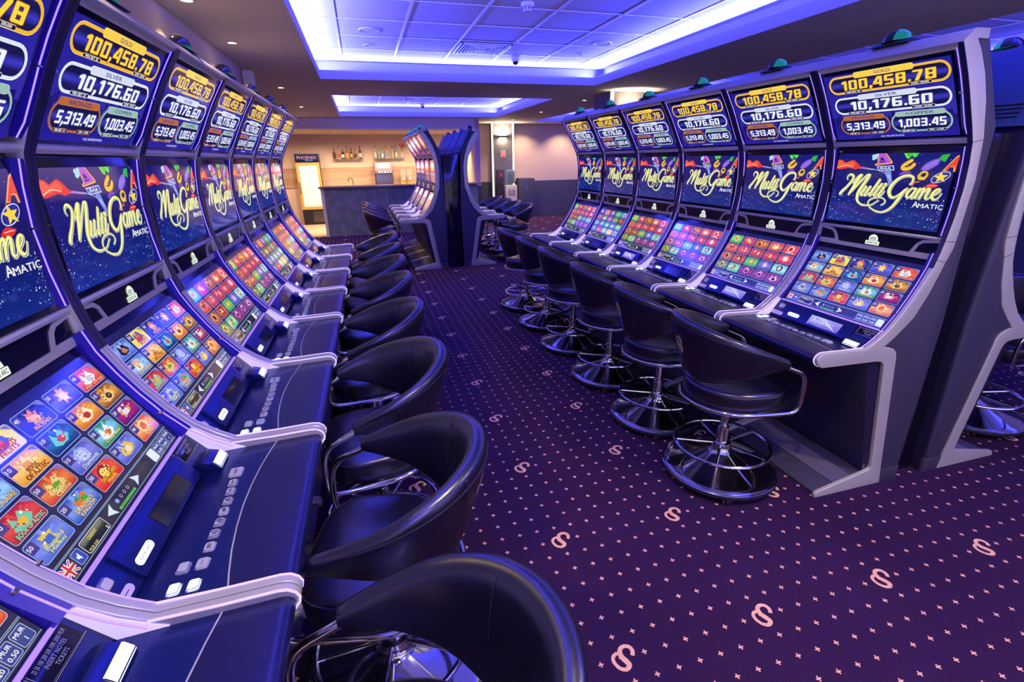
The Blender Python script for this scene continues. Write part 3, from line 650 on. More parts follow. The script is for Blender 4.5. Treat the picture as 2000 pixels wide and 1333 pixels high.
    # bill acceptor
    t = MB(); plate(t, *P_INS, [(.552, .052), (.662, .052), (.662, .095), (.552, .095)], .0, .0035, M['bezel']); plate(t, *P_INS, [(.548, .048), (.666, .048), (.666, .052), (.548, .052)], 0, .007, M['trim'])
    plate(t, *P_INS, [(.548, .048), (.552, .048), (.552, .096), (.548, .096)], 0, .006, M['trim'])
    t.prism([(.222,.818),(.25,.832),(.285,.822),(.300,.805),(.300,.79),(.235,.79)], .552-.35, .640-.35, M['deck'])
    t.prism([(.280,.825),(.286,.8235),(.3015,.807),(.3015,.80),(.28,.80)], .560-.35, .638-.35, M['white_lit']); ba = t.build('bill_acceptor', root, bevel=.0015)
    la = plane_art(*P_INS, lift=.0042)
    for q, (tx, wd) in enumerate((('25 50 100 200 500 1000 2000 MUR', .092), ('INSERT NOTES', .06), ('TICKETS', .034))): la.text(tx, .607, .087-q*.0125, .0085, '#8a80c8', width=wd, bold=.01)
    mesh_object('notice', la.build('notice', 'mesh'), ba)
    # deck and wrist rest
    z = .7925; SL = lambda mb: setattr(mb, 'v', [(vx, vy, vz+.05*(vx-.24)) for vx, vy, vz in mb.v])
    arc = [(.25+v, s-.35) for s, v in ((.0215, .191), (.09, .178), (.17, .166), (.26, .158), (.35, .155), (.44, .158), (.53, .166), (.61, .178), (.6785, .191))]
    t = MB(); t.zprism([(.232, -.3285)]+arc+[(.232, .3285)], .77, z, M['deck']); SL(t); t.build('button_deck', root, bevel=.001)
    t = MB(); off = [(x+.003, y) for x, y in arc]
    n = len(off); nose = [(.560, z), (.574, z-.003), (.584, z-.012), (.586, z-.025), (.580, z-.04), (.565, z-.048)]
    rows = [[(x, y, z) for x, y in off]]+[[(nx, y, nz) for x, y in off] for nx, nz in nose]
    vs = [p for r in rows for p in r]; fs = [(i*n+j, (i+1)*n+j, (i+1)*n+j+1, i*n+j+1) for i in range(len(rows)-1) for j in range(n-1)]
    t.add(vs, fs, M['wrist']); SL(t); t.build('wrist_rest', root, smooth=60)
    t = MB(); vs = []
    for x, y in arc: vs += [(x-.0005, y, z+.0008), (x+.0035, y, z+.0008)]
    t.add(vs, [(2*i, 2*i+1, 2*i+3, 2*i+2) for i in range(n-1)], M['trim']); SL(t); t.build('inlay_line', root)
    def button(s, v, a=.027, b=.021, m='button', name='push_button', txt=None):
        t = MB(); x, y = .25+v, s-.35
        t.zprism(rr(x-b/2-.003, y-a/2-.003, x+b/2+.003, y+a/2+.003, .007, 4), z-.001, z+.003, M['chrome'])
        t.zprism(rr(x-b/2, y-a/2, x+b/2, y+a/2, .006, 4), z+.003, z+.0085, M[m])
        if txt:
            vs, fs, W, H = text2d(txt, .03); k = a*.62/W
            t.add([(x-vy*k*1.2, y+vx*k, z+.0089) for vx, vy in vs], fs, M['text_dark'])
        SL(t); return t.build(name, root, bevel=.0013)
    for v in (.072, .112): part_label(button(.075, v, .030, .024, 'button_lit'), 'white lit push button')
    for v, tx in ((.072, None), (.112, 'AUTOPLAY')): button(.140, v, .030, .024, txt=tx)
    for s, v, tx in ((.195, .113, 'BET'), (.243, .111, 'x2'), (.287, .112, 'x3'), (.331, .112, 'x4'), (.376, .111, 'x5'), (.422, .108, 'HELP'), (.465, .105, 'MENU')): button(s, v, txt=tx)
    button(.520, .101, .042, .034, txt='START', name='start_button')
    # foot plate
    t = MB(); t.prism([(.02,0),(.405,0),(.405,.018),(.08,.082),(.02,.085)], -.328, .328, M['side']); fp = t.build('foot_plate', root, bevel=.002)
    t = MB(); t.prism([(.165,.060),(.275,.0405),(.277,.0475),(.165,.070)], -.328, .328, M['slate']); t.build('tread_strip', fp)
    # lamp on top
    t = MB(); t.prism([(.075,2.137),(.175,2.137),(.165,2.146),(.15,2.152),(.10,2.152),(.085,2.146)], -.085, .085, M['rubber'])
    t.prism([(.10,2.15),(.15,2.15),(.142,2.158),(.108,2.158)], -.07, .07, M['rubber'])
    lp = t.build('lamp', root, bevel=.002)
    vs, fs = [], []; R, N = 14, 10
    for bands, m, nm in (((0, 5), 'darklens', 'clear_cap'), ((5, 8), 'rubber', 'collar'), ((8, 14), 'lens', 'lens')):
        t = MB(); vs, fs = [], []
        for j in range(bands[0], bands[1]+1):
            th = PI*j/R; y = -.062*math.cos(th); r = max(math.sin(th), .02)
            for i in range(N+1): a = PI*i/N; vs.append((.125+.042*r*math.cos(a), y, 2.156+.046*r*math.sin(a)))
        for j in range(bands[1]-bands[0]):
            for i in range(N): k = j*(N+1)+i; fs.append((k, k+1, k+N+2, k+N+1))
        t.add(vs, fs, M[m]); t.build(nm, lp, smooth=60)
    return root
# ------------------------------------------------------------------ the swivel stool
def ribbon2d(pts, k=.001, n=4, wk=1.0):
    P = smooth_path([(x, y, w_) for x, y, w_ in pts], n); L, R = [], []
    for i, p in enumerate(P):
        t = Vector((P[min(i+1, len(P)-1)]-P[max(i-1, 0)]).to_2d()).normalized(); nn = Vector((-t.y, t.x)); q = Vector((p.x, p.y))
        L.append((q+nn*p.z*wk/2)*k); R.append((q-nn*p.z*wk/2)*k)
    return L, R
EMB = [(26,2,3),(20,24,6),(4,34,5),(-14,28,6),(-17,12,8),(-4,-2,10),(14,-14,10),(21,-30,8),(10,-42,6),(-10,-36,6),(-22,-18,6),(-18,-4,5),(-6,-8,6),(-5,-16,8)]
def make_stool():
    root = empty('swivel_stool')
    t = MB(); t.lathe([(.296,.058),(.29,.064),(.26,.071),(.20,.090),(.13,.117),(.07,.147),(.050,.163),(.046,.185)], M['chrome'], 64); part_label(t.build('base', root, smooth=50), 'polished chrome cone base')
    t = MB(); t.lathe([(.285,.034),(.297,.035),(.301,.040),(.301,.056),(.297,.061),(.29,.063)], M['rim'], 64); t.lathe([(.2975,.0585),(.3015,.0605),(.2985,.063),(.2935,.0625)], M['chrome'], 64, cap=False); t.build('base_rim', root)
    for k in range(5):
        a = 2*PI*k/5+.6; t = MB(); cx, cy = .282*math.cos(a), .282*math.sin(a)
        vs = MB(); pr = [(-.016,.016)]
        t.box((cx, cy, .026), (.018, .03, .016), M['rubber'], a)
        ax = Vector((-math.sin(a), math.cos(a), 0)); c0 = Vector((cx, cy, .0135))
        for s_ in (-1, 1): t.tube([c0+ax*.006*s_, c0+ax*.016*s_], .0135, M['rubber'], 14)
        t.build('caster', root)
    t = MB(); t.lathe([(.046,.18),(.047,.205),(.030,.208),(.029,.30),(.026,.303),(.019,.304),(.019,.49),(.06,.492),(.07,.50)], M['chrome'], 28); t.build('column', root)
    t = MB(); zz = .198; t.tube([(.246*math.cos(a), .246*math.sin(a), zz) for a in [2*PI*k/56 for k in range(56)]], .0095, M['chrome'], 10, closed=True); fr = t.build('footrest', root)
    for k in range(5):
        a = 2*PI*k/5+.33; t = MB(); t.tube([(.04*math.cos(a), .04*math.sin(a), zz-.004), (.243*math.cos(a), .243*math.sin(a), zz)], .0065, M['chrome'], 8); t.build('spoke', fr)
    def seat_sq(a):
        c, s_ = math.cos(a), math.sin(a)
        if c <= 0: return 1
        return 1/((abs(c)/.87)**3.6+abs(s_)**3.6)**(1/3.6)*(1)
    def ssq(a):
        k = seat_sq(a); return k
    t = MB(); t.lathe([(.20,.502),(.230,.504),(.236,.515),(.238,.575),(.236,.588),(.226,.597),(.21,.602),(.12,.607),(.02,.608)], M['leather'], 56, sq=ssq); st = t.build('seat', root, smooth=50)
    t = MB(); pts = []
    for k in range(56):
        a = 2*PI*k/56; q = .2355*ssq(a); pts.append((q*math.cos(a), q*math.sin(a), .588))
    t.tube(pts, .0025, M['seam'], 6, closed=True); t.build('piping', st)
    # chrome tube: round the seat and up to the arms
    half = []
    for k in range(0, 13): a = PI-k*(PI/2)/12; half.append((.247*math.cos(a), .247*math.sin(a), .497))
    half += [(.06,.2475,.497),(.14,.248,.498),(.19,.249,.503),(.212,.250,.522),(.219,.251,.56),(.219,.253,.62),(.214,.256,.67),(.199,.259,.704),(.175,.263,.724),(.13,.266,.744),(.09,.268,.762),(.05,.270,.780)]
    path = [(x, -y, z) for x, y, z in half[::-1]]+half[1:]
    path = smooth_path(path, 3)
    t = MB(); t.tube(path, .0115, M['chrome'], 12); part_label(t.build('frame_tube', root, smooth=60), 'bent chrome tube frame')
    # wrap-round padded back
    N, K = 44, 18; vs, fs, outer = [], [], []
    def sect(u):                                   # u in -1..1 round the back
        ph = u*math.radians(112)
        x = -.275*math.cos(ph); y = .272*math.sin(ph) if abs(ph) <= PI/2 else math.copysign(.272, u)
        d = max(0, (.103-x)/.378)
        zt = .793+.160*d; zb = .750-.135*d**1.15
        return x, y, zt, zb, d, ph
    for i in range(N+1):
        u = -1+2*i/N; x, y, zt, zb, d, ph = sect(u)
        x2, y2, _, _, _, _ = sect(min(u+.02, 1)); x1, y1, _, _, _, _ = sect(max(u-.02, -1))
        tx, ty = x2-x1, y2-y1; L = math.hypot(tx, ty) or 1; tx, ty = tx/L, ty/L
        ox, oy = -ty, tx                           # towards outside
        if ox*x+oy*y < 0: ox, oy = -ox, -oy
        if abs(u) > .95: ox, oy = 0, math.copysign(1, u)
        e = min(1, (1-abs(u))/.05); e = math.sqrt(max(e, 0))*.25+.75
        h = (zt-zb)/2*(.9+.1*e); zc = (zt+zb)/2; th_t = .019+.028*d**.8; th_b = .018+.002*d; flare = .075*d
        for k in range(K):
            a = 2*PI*k/K; c, s_ = math.cos(a), math.sin(a)
            ce = math.copysign(abs(c)**.75, c); se = math.copysign(abs(s_)**.75, s_)
            q = (se+1)/2; th = th_b+(th_t-th_b)*q**2; o = ce*th+flare*(q-.5)
            vs.append((x+ox*o, y+oy*o, zc+se*h))
        outer.append((Vector((x, y, 0)), Vector((ox, oy, 0)), zt, zb, th_b, th_t, flare))
    for i in range(N):
        for k in range(K): fs.append((i*K+k, i*K+(k+1) % K, (i+1)*K+(k+1) % K, (i+1)*K+k))
    fs.append(list(range(K))[::-1]); fs.append([N*K+k for k in range(K)])
    t = MB(); t.add(vs, fs, M['leather']); me_o = t.build('backrest', root, smooth=70)
    bm = bmesh.new(); bm.from_mesh(me_o.data); bmesh.ops.recalc_face_normals(bm, faces=bm.faces); bm.to_mesh(me_o.data); bm.free()
    # stitched seam just below the rim outside, and two cross seams
    def surf(i, q, out=1, lift=.001):
        c, o, zt, zb, thb, tht, fl = outer[i]; h = (zt-zb)/2; zc = (zt+zb)/2; se = 2*q-1
        a = math.asin(max(-1, min(1, math.copysign(abs(se)**(1/.75), se)))); ce = abs(math.cos(a))**.75
        th = thb+(tht-thb)*q**2; return c+o*((ce*th+lift)*out+fl*(q-.5))+Vector((0, 0, zc+se*h))
    t = MB(); t.tube([surf(i, .88) for i in range(1, N)], .0018, M['seam'], 5); t.build('seam', me_o)
    for ii in (int(N*.36), int(N*.64)):
        t = MB(); t.tube([surf(ii, q/20, 1) for q in range(15, 20)]+[surf(ii, 1, 0)]+[surf(ii, q/20, -1) for q in range(19, 8, -1)], .0014, M['seam'], 5); t.build('seam', me_o)
    # pale monogram on the back
    L, R = ribbon2d(EMB, 1, 5); t = MB(); vs = []; n = len(L)
    def wrap(p, lift):
        ang = -p.x/1000/.29+.0; ang = max(-.5, min(.5, ang)); i = N/2+ang/math.radians(112)*N/2
        i0 = int(i); f = i-i0; q = .55+(p.y/1000)/.31
        return surf(i0, q, 1, lift)*(1-f)+surf(i0+1, q, 1, lift)*f
    for lf in (.0005, .003): vs += [wrap(p, lf) for p in L]+[wrap(p, lf) for p in R]
    fs = [(2*n+i, 2*n+i+1, 3*n+i+1, 3*n+i) for i in range(n-1)]+[(i, i+1, 2*n+i+1, 2*n+i) for i in range(n-1)]+[(n+i, 3*n+i, 3*n+i+1, n+i+1) for i in range(n-1)]
    t.add(vs, fs, M['gold']); em = t.build('emblem', me_o); part_label(em, 'pale gold letter S monogram')
    return root
# ------------------------------------------------------------------ the room
def carpet_material():
    m = mat('patterned_carpet', (.03, .012, .03), .95, spec=.1); nt = m.node_tree; N = nt.nodes; Lk = nt.links; b = N['Principled BSDF']
    tc = N.new('ShaderNodeTexCoord'); sx = N.new('ShaderNodeSeparateXYZ'); Lk.new(tc.outputs['Object'], sx.inputs[0])
    def mth(op, a, b_=None, c=None):
        n = N.new('ShaderNodeMath'); n.operation = op
        for i, v in enumerate((a, b_, c)):
            if v is None: continue
            if isinstance(v, (int, float)): n.inputs[i].default_value = v
            else: Lk.new(v, n.inputs[i])
        return n.outputs[0]
    px, py = .6035/7, .6095/7
    X = mth('DIVIDE', mth('SUBTRACT', sx.outputs[0], .711-100*px*7), px); Y = mth('DIVIDE', mth('SUBTRACT', sx.outputs[1], 1.107-100*py*7), py)
    rx = mth('ROUND', X); ry = mth('ROUND', Y)
    fx = mth('ABSOLUTE', mth('MULTIPLY', mth('SUBTRACT', X, rx), px)); fy = mth('ABSOLUTE', mth('MULTIPLY', mth('SUBTRACT', Y, ry), py))
    arm = lambda a, c: mth('MULTIPLY', mth('LESS_THAN', a, .0098), mth('LESS_THAN', c, .0028))
    cross = mth('MAXIMUM', arm(fx, fy), arm(fy, fx))
    S = mth('MULTIPLY', mth('LESS_THAN', mth('MODULO', rx, 7.0), .5), mth('LESS_THAN', mth('MODULO', ry, 7.0), .5))
    cross = mth('MULTIPLY', cross, mth('SUBTRACT', 1.0, S))
    n1 = N.new('ShaderNodeTexNoise'); n1.inputs['Scale'].default_value = 260; n1.inputs['Detail'].default_value = 3; Lk.new(tc.outputs['Object'], n1.inputs['Vector'])
    n2 = N.new('ShaderNodeTexNoise'); n2.inputs['Scale'].default_value = 1.3; n2.inputs['Detail'].default_value = 3; Lk.new(tc.outputs['Object'], n2.inputs['Vector'])
    r = N.new('ShaderNodeValToRGB'); r.color_ramp.elements[0].position = .3; r.color_ramp.elements[1].position = .72
    r.color_ramp.elements[0].color = (.011, .004, .011, 1); r.color_ramp.elements[1].color = (.047, .016, .036, 1)
    mixf = mth('ADD', mth('MULTIPLY', n1.outputs['Fac'], .75), mth('MULTIPLY', n2.outputs['Fac'], .25)); Lk.new(mixf, r.inputs['Fac'])
    mx = N.new('ShaderNodeMix'); mx.data_type = 'RGBA'; Lk.new(cross, mx.inputs[0]); Lk.new(r.outputs['Color'], mx.inputs[6]); mx.inputs[7].default_value = (.82, .46, .28, 1)
    Lk.new(mx.outputs[2], b.inputs['Base Color'])
    bp = N.new('ShaderNodeBump'); bp.inputs['Strength'].default_value = .35; bp.inputs['Distance'].default_value = .003; Lk.new(n1.outputs['Fac'], bp.inputs['Height']); Lk.new(bp.outputs['Normal'], b.inputs['Normal'])
    return m
def wood_material():
    m = mat('oak_splashback', (.30, .17, .09), .5); nt = m.node_tree; N = nt.nodes; Lk = nt.links; b = N['Principled BSDF']
    tc = N.new('ShaderNodeTexCoord'); mp = N.new('ShaderNodeMapping'); mp.inputs['Scale'].default_value = (.6, .6, 9); Lk.new(tc.outputs['Object'], mp.inputs[0])
    n = N.new('ShaderNodeTexNoise'); n.inputs['Scale'].default_value = 2.2; n.inputs['Detail'].default_value = 6; Lk.new(mp.outputs[0], n.inputs['Vector'])
    r = N.new('ShaderNodeValToRGB'); r.color_ramp.elements[0].position = .3; r.color_ramp.elements[1].position = .7
    r.color_ramp.elements[0].color = (.34, .20, .12, 1); r.color_ramp.elements[1].color = (.52, .34, .22, 1); Lk.new(n.outputs['Fac'], r.inputs['Fac']); Lk.new(r.outputs['Color'], b.inputs['Base Color'])
    return m
R_ = dict(
    carpet=carpet_material(), wood=wood_material(),
    motif=mat('carpet_motif', (.80, .46, .30), .95, spec=.1, noise=(220, .3, .25)),
    paint=mat('beige_wall_paint', (.66, .52, .42), .75, noise=(60, .02, .03)),
    ceil=mat('grey_beige_ceiling_paint', (.62, .55, .58), .8, noise=(40, .02, .03)),
    white=mat('white_ceiling_tile', (.68, .68, .73), .75, noise=(150, .03, .02)),
    fascia=mat('white_fascia_paint', (.86, .84, .84), .6),
    tbar=mat('white_ceiling_bar', (.80, .80, .85), .4),
    dado=mat('dark_grey_dado_paint', (.06, .066, .08), .6, noise=(30, .02, .06)),
    grey=mat('grey_pillar_panel', (.13, .13, .15), .55, noise=(12, .02, .1)),
    led=mat('white_led_profile', (.8, .8, .8), .4, emit=(1, .86, .72), strength=1.5),
    tile=mat('cream_floor_tile', (.55, .42, .32), .4, noise=(8, .02, .06)),
    bar=mat('slate_bar_front', (.15, .185, .185), .34, noise=(5, .05, .35)),
    top=mat('bar_worktop', (.16, .14, .15), .3),
    lamp=mat('downlight_lamp', (1, .9, .7), .4, emit=(1, .78, .5), strength=14),
    ring=mat('downlight_ring', (.7, .66, .6), .35, .2),
    orange=mat('orange_door_frame', (.75, .33, .06), .4),
    fridge=mat('black_fridge_body', (.012, .012, .016), .35),
    fglass=mat('frosted_lit_glass', (.5, .54, .5), .15, emit=(.66, .70, .62), strength=.58, noise=(3, 0, .15)),
    plastic=mat('white_plastic', (.72, .72, .74), .4),
    bottle=mat('blue_water_bottle', (.25, .42, .6), .08, trans=.6, alpha=.8),
    glass=mat('shelf_glass', (.7, .85, .85), .05, trans=.8, alpha=.55),
    vent=mat('dark_vent_void', (.02, .02, .03), .7),
    red=mat('red_sign', (.7, .06, .05), .5), paper=mat('white_sign', (.8, .78, .74), .6),
    redlit=mat('lit_red_header', (.8, .1, .1), .4, emit=(1, .16, .12), strength=1.6),
    whitelit=mat('lit_white_header', (.8, .7, .7), .4, emit=(1, .82, .74), strength=2.2),
    teal=mat('blue_vent_panel', (.02, .05, .13), .5),
)
def poly_obj(name, parts, kind='structure', bevel=0):
    b = MB()
    for a in parts: b.box(*a)
    return b.build(name, None, kind, smooth=0, bevel=bevel)
def bx(x0, y0, z0, x1, y1, z1, m): return (((x0+x1)/2, (y0+y1)/2, (z0+z1)/2), (x1-x0, y1-y0, z1-z0), m)

# floor with the woven letter motif
b = MB(); b.box(*bx(-4.2, -3.2, -.12, 8.2, 16, 0, R_['carpet']))
L, Rr = ribbon2d([(x, y, w_*1.0) for x, y, w_ in S_PTS], .001, 4); n = len(L)
for i in range(-5, 12):
    for j in range(-2, 24):
        ox, oy = .711+.6035*i, 1.107+.6095*j
        if ox < -1.2 or ox > 7.9: continue
        vs = [(p.x+ox, p.y+oy, .0006+.00002*q) for q, p in enumerate(L)]+[(p.x+ox, p.y+oy, .0006+.00002*q) for q, p in enumerate(Rr)]
        b.add(vs, [(q, q+n, q+n+1, q+1) for q in range(n-1)], R_['motif'])
b.build('floor', None, 'structure', smooth=0)
poly_obj('floor', [bx(-4.1, 12.74, 0, -.95, 15.7, .012, R_['tile'])])

# ceiling: lowered field with three lit recesses
HOLES = [(-.34, -2.2, 3.32, 7.13), (-.30, 8.78, 3.32, 12.65), (4.78, -1.5, 7.7, 8.4), (4.72, 9.9, 7.7, 14.2)]  # first recess stretched unseen behind the camera for its blue cove light
b = MB(); xs = sorted({-4.2, 8.2}|{h[0] for h in HOLES}|{h[2] for h in HOLES}); ys = sorted({-3.2, 15.9}|{h[1] for h in HOLES}|{h[3] for h in HOLES})
for i in range(len(xs)-1):
    for j in range(len(ys)-1):
        cx, cy = (xs[i]+xs[i+1])/2, (ys[j]+ys[j+1])/2
        if any(h[0] < cx < h[2] and h[1] < cy < h[3] for h in HOLES): continue
        b.add([(xs[i], ys[j], Z_SOF), (xs[i+1], ys[j], Z_SOF), (xs[i+1], ys[j+1], Z_SOF), (xs[i], ys[j+1], Z_SOF)], [(3, 2, 1, 0)], R_['ceil'])
G = .17
for x0, y0, x1, y1 in HOLES:
    o, i_ = (x0-G, y0-G, x1+G, y1+G), (x0, y0, x1, y1)
    def ringq(r0, z0, r1, z1, m, flip=False):
        p = lambda r, z: [(r[0], r[1], z), (r[2], r[1], z), (r[2], r[3], z), (r[0], r[3], z)]
        vs = p(r0, z0)+p(r1, z1); fs = [(k, (k+1) % 4, (k+1) % 4+4, k+4) for k in range(4)]
        b.add(vs, [f[::-1] if flip else f for f in fs], m)
    ringq(i_, Z_SOF, i_, Z_LIP, R_['white'], True)
    i2 = (x0-.012, y0-.012, x1+.012, y1+.012); ringq(i_, Z_LIP, i2, Z_LIP, R_['white'], True); ringq(i2, Z_LIP, i2, Z_LIP-.04, R_['white'])
    ringq(i2, Z_LIP-.04, o, Z_LIP-.04, R_['white'], True); ringq(o, Z_LIP-.04, o, Z_TILE, R_['white'], True)
    b.add([(o[0], o[1], Z_TILE), (o[2], o[1], Z_TILE), (o[2], o[3], Z_TILE), (o[0], o[3], Z_TILE)], [(3, 2, 1, 0)], R_['white'])
    x = -.063 if x0 < 3 else x0+.35
    while x < x1:
        b.box((x, (y0+y1)/2, Z_TILE-.002), (.024, y1-y0-.02, .006), R_['tbar']); x += .609
    y = 5.205+.635*math.ceil((y0-5.2)/.635)
    while y < y1:
        b.box(((x0+x1)/2, y, Z_TILE-.002), (x1-x0-.02, .018, .005), R_['tbar']); y += .635
b.build('ceiling', None, 'structure', smooth=0)
for hi, (x0, y0, x1, y1) in enumerate(HOLES):
    e = (105, 100, 32, 60)[hi]; zc = Z_LIP-.004; tl = math.radians(12); cx, cy = (x0+x1)/2, (y0+y1)/2
    for (px_, py_, ln, rz) in ((cx, y0-.07, x1-x0, 0), (cx, y1+.07, x1-x0, PI), (x0-.07, cy, y1-y0, -PI/2), (x1+.07, cy, y1-y0, PI/2)):
        area_light('cove_light', (px_, py_, zc), (ln+.1, .016), e*ln, BLUE_LED, rot=(PI/2+tl, 0, rz), spread=PI)
# walls
poly_obj('wall_left', [bx(-1.22, -3.1, 0, -1.09, 6.45, Z_SOF, R_['paint']), bx(-4.2, 6.33, 0, -1.22, 6.45, Z_SOF, R_['paint'])])
poly_obj('wall_far_left', [bx(-4.25, 6.45, 0, -4.1, 15.85, Z_SOF, R_['paint'])])
poly_obj('wall_right', [bx(8.1, -3.1, 0, 8.25, 15.1, 1.05, R_['dado']), bx(8.1, -3.1, 1.05, 8.25, 15.1, Z_SOF, R_['paint'])])
poly_obj('wall_bar', [bx(-4.2, 15.7, 0, 3.0, 15.85, 1.0, R_['paint']), bx(-4.2, 15.7, 1.0, 3.0, 15.85, 2.4, R_['paint'])])
poly_obj('wall_far', [bx(2.86, 15.0, 0, 8.2, 15.15, 1.05, R_['dado']), bx(2.86, 15.0, 1.05, 8.2, 15.15, Z_SOF, R_['paint']), bx(2.86, 13.1, 0, 2.98, 15.0, 1.05, R_['dado']), bx(2.86, 13.1, 1.05, 2.98, 15.0, Z_SOF, R_['paint'])])
poly_obj('trim_1', [bx(-4.1, 13.05, 2.4, 2.86, 13.15, Z_SOF+.002, R_['fascia']), bx(-4.1, 13.15, 2.4, 2.86, 15.7, 2.42, R_['paint'])])
poly_obj('trim_2', [bx(-4.1, 15.67, 1.0, 2.86, 15.698, 1.53, R_['wood'])])
# pillars with light profiles on their corners
def pillar(x0, y0, x1, y1, n):
    poly_obj('pillar_%d' % n, [bx(x0, y0, 0, x1, y1, Z_SOF, R_['grey'])])
    for x in (x0, x1):
        poly_obj('trim_%d' % (n*2+(3 if x == x0 else 4)), [bx(x-.022, y0-.022, 0, x+.022, y0+.014, Z_SOF-.002, R_['led'])])
pillar(3.72, 14.72, 4.34, 14.995, 1); pillar(3.86, 7.66, 4.44, 8.3, 2)

def downlight(x, y, z, label, group, energy=14, angle=110, aim=(0, 0, 0), col=WARM):
    r = empty('downlight', (x, y, z)); tag(r, label, 'light', group)
    t = MB(); t.lathe([(.034, -.001), (.05, -.001), (.052, -.004), (.048, -.007), (.034, -.006)], R_['ring'], 24, cap=False); t.build('ring', r)
    t = MB(); t.lathe([(.002, -.0035), (.035, -.003)], R_['lamp'], 20); t.build('lamp_glass', r)
    l = spot_light('downlight_beam', (x, y, z-.012), energy, col, angle, .8, aim); return r
for q, y in enumerate((1.6, 2.8, 4.0, 5.21)): downlight(-.91, y, Z_SOF, 'small warm recessed downlight over the left wall, %s' % ('first', 'second', 'third', 'fourth')[q]+' from the camera', 'downlights along the left wall', 150, 100)
for q, x in enumerate((-1.67, -1.07, -.47, .12, .72, 1.32, 1.92, 2.5)): downlight(x, 13.9, 2.4, 'tiny warm downlight in the bar ceiling, number %s from the left' % ('one', 'two', 'three', 'four', 'five', 'six', 'seven', 'eight')[q], 'downlights over the bar', 190, 130, aim=(math.radians(22), 0, 0))
for q, x in enumerate((4.65, 5.9, 7.1)): downlight(x, 14.4, Z_SOF, 'small warm downlight washing the far beige wall, %s from the pillar' % ('first', 'second', 'third')[q], 'downlights along the far wall', 110, 110, aim=(math.radians(14), 0, 0))
for q, (x, y) in enumerate(((.5, .6), (2.3, .6), (.5, -1.3), (2.3, -1.3))): downlight(x, y, Z_TILE-.004, 'added unseen warm fill downlight in the blue ceiling overhead, %s' % ('left of the camera', 'right of the camera', 'behind to the left', 'behind to the right')[q], 'added fill downlights in the near ceiling recess', 140, 130, col=(1, .76, .44))  # warm fill lamps added out of view, above and behind the camera
for q, (x, y) in enumerate(((3.95, 8.9), (3.95, 11.2), (3.95, 13.4), (-.9, 8.0), (-.9, 10.6), (-2.6, 9.5))): downlight(x, y, Z_SOF, 'added warm fill downlight in the lowered ceiling %s' % ('right of the far recess, nearest', 'right of the far recess, middle', 'right of the far recess, farthest', 'left of the far recess, nearer', 'left of the far recess, farther', 'in the side area at far left')[q], 'added fill downlights in the far lowered ceiling', 170, 140)  # fill lamps added to warm and brighten the far part of the room
# ceiling fittings in the large recess
def vent(x, y, s, label, name='ceiling_vent'):
    r = empty(name, (x, y, Z_TILE)); tag(r, label, 'vent')
    t = MB(); t.box((0, 0, -.003), (s, s, .004), R_['vent']); t.build('backing', r)
    t = MB(); h = s/2
    for k in range(4): a = [(0, h-.012), (0, -h+.012), (h-.012, 0), (-h+.012, 0)][k]; t.box((a[0], a[1], -.008), (s if a[0] == 0 else .024, .024 if a[0] == 0 else s, .008), R_['tbar'])
    t.build('frame', r)
    for k in range(7):
        q = h-.05-k*.034
        if q < .03: break
        t = MB()
        for sg in (-1, 1):
            t.box((sg*q, 0, -.010), (.010, 2*q, .012), R_['tbar']); t.box((0, sg*q, -.010), (2*q, .010, .012), R_['tbar'])
        t.build('louvre', r)
    return r
vent(1.47, 6.19, .58, 'square louvred air vent in the large blue ceiling recess')
vent(1.30, 11.1, .6, 'square air conditioning grille in the far blue ceiling recess')
def disc(name, x, y, r_, label, cat, group=None, prof=None):
    o = empty(name, (x, y, Z_TILE)); tag(o, label, cat, group)
    t = MB(); t.lathe([(r_, -.001), (r_, -.006), (r_*.9, -.010), (r_*.82, -.008)], R_['tbar'], 28, cap=False); t.build('rim', o)
    t = MB(); t.lathe([(.002, -.006), (r_*.83, -.0065)], R_['white'], 28, cap=True); t.build('grille', o); return o
disc('ceiling_speaker', .23, 5.58, .10, 'round white ceiling speaker, left of the vent', 'speaker')
disc('ceiling_speaker', 2.70, 5.65, .10, 'round white ceiling speaker, right of the vent', 'speaker')
disc('ceiling_speaker', .25, 9.9, .10, 'round white speaker in the far recess, left side', 'speaker'); disc('ceiling_speaker', 2.5, 10.6, .10, 'round white speaker in the far recess, right side', 'speaker')
disc('sprinkler_plate', .235, 6.24, .045, 'small round white plate beyond the left ceiling speaker', 'cover plate'); disc('sprinkler_plate', 2.70, 6.25, .045, 'small round white plate beyond the right ceiling speaker', 'cover plate')
o = empty('smoke_detector', (1.44, 4.42, Z_TILE)); tag(o, 'white round smoke detector on the blue lit ceiling at top of view', 'smoke detector')
t = MB(); t.lathe([(.052, 0), (.054, -.02), (.050, -.028), (.03, -.03)], R_['plastic'], 28); t.build('base', o)
t = MB(); t.lathe([(.036, -.03), (.038, -.05), (.03, -.062), (.01, -.064)], R_['plastic'], 24); [t.box((.037*math.cos(a), .037*math.sin(a), -.042), (.006, .01, .012), R_['vent'], a) for a in [k*PI/4 for k in range(8)]]; t.build('sensor_head', o)
def dome(x, y, label):
    o = empty('dome_camera', (x, y, Z_TILE)); tag(o, label, 'security camera')
    t = MB(); t.lathe([(.05, 0), (.052, -.03), (.048, -.045), (.04, -.05)], R_['plastic'], 24); t.build('housing', o)
    t = MB(); t.lathe([(.038, -.048)]+[(.038*math.cos(a), -.05-.036*math.sin(a)) for a in [k*PI/12 for k in range(1, 6)]]+[(.002, -.086)], M['darklens'], 24); t.build('dome', o)
dome(1.99, 6.60, 'small white dome security camera right of the ceiling vent'); dome(1.5, 12.2, 'small dome camera in the far blue recess')
o = empty('wall_speaker', (-1.02, 6.40, 2.52)); tag(o, 'small white speaker box high on the corner of the left wall', 'speaker')
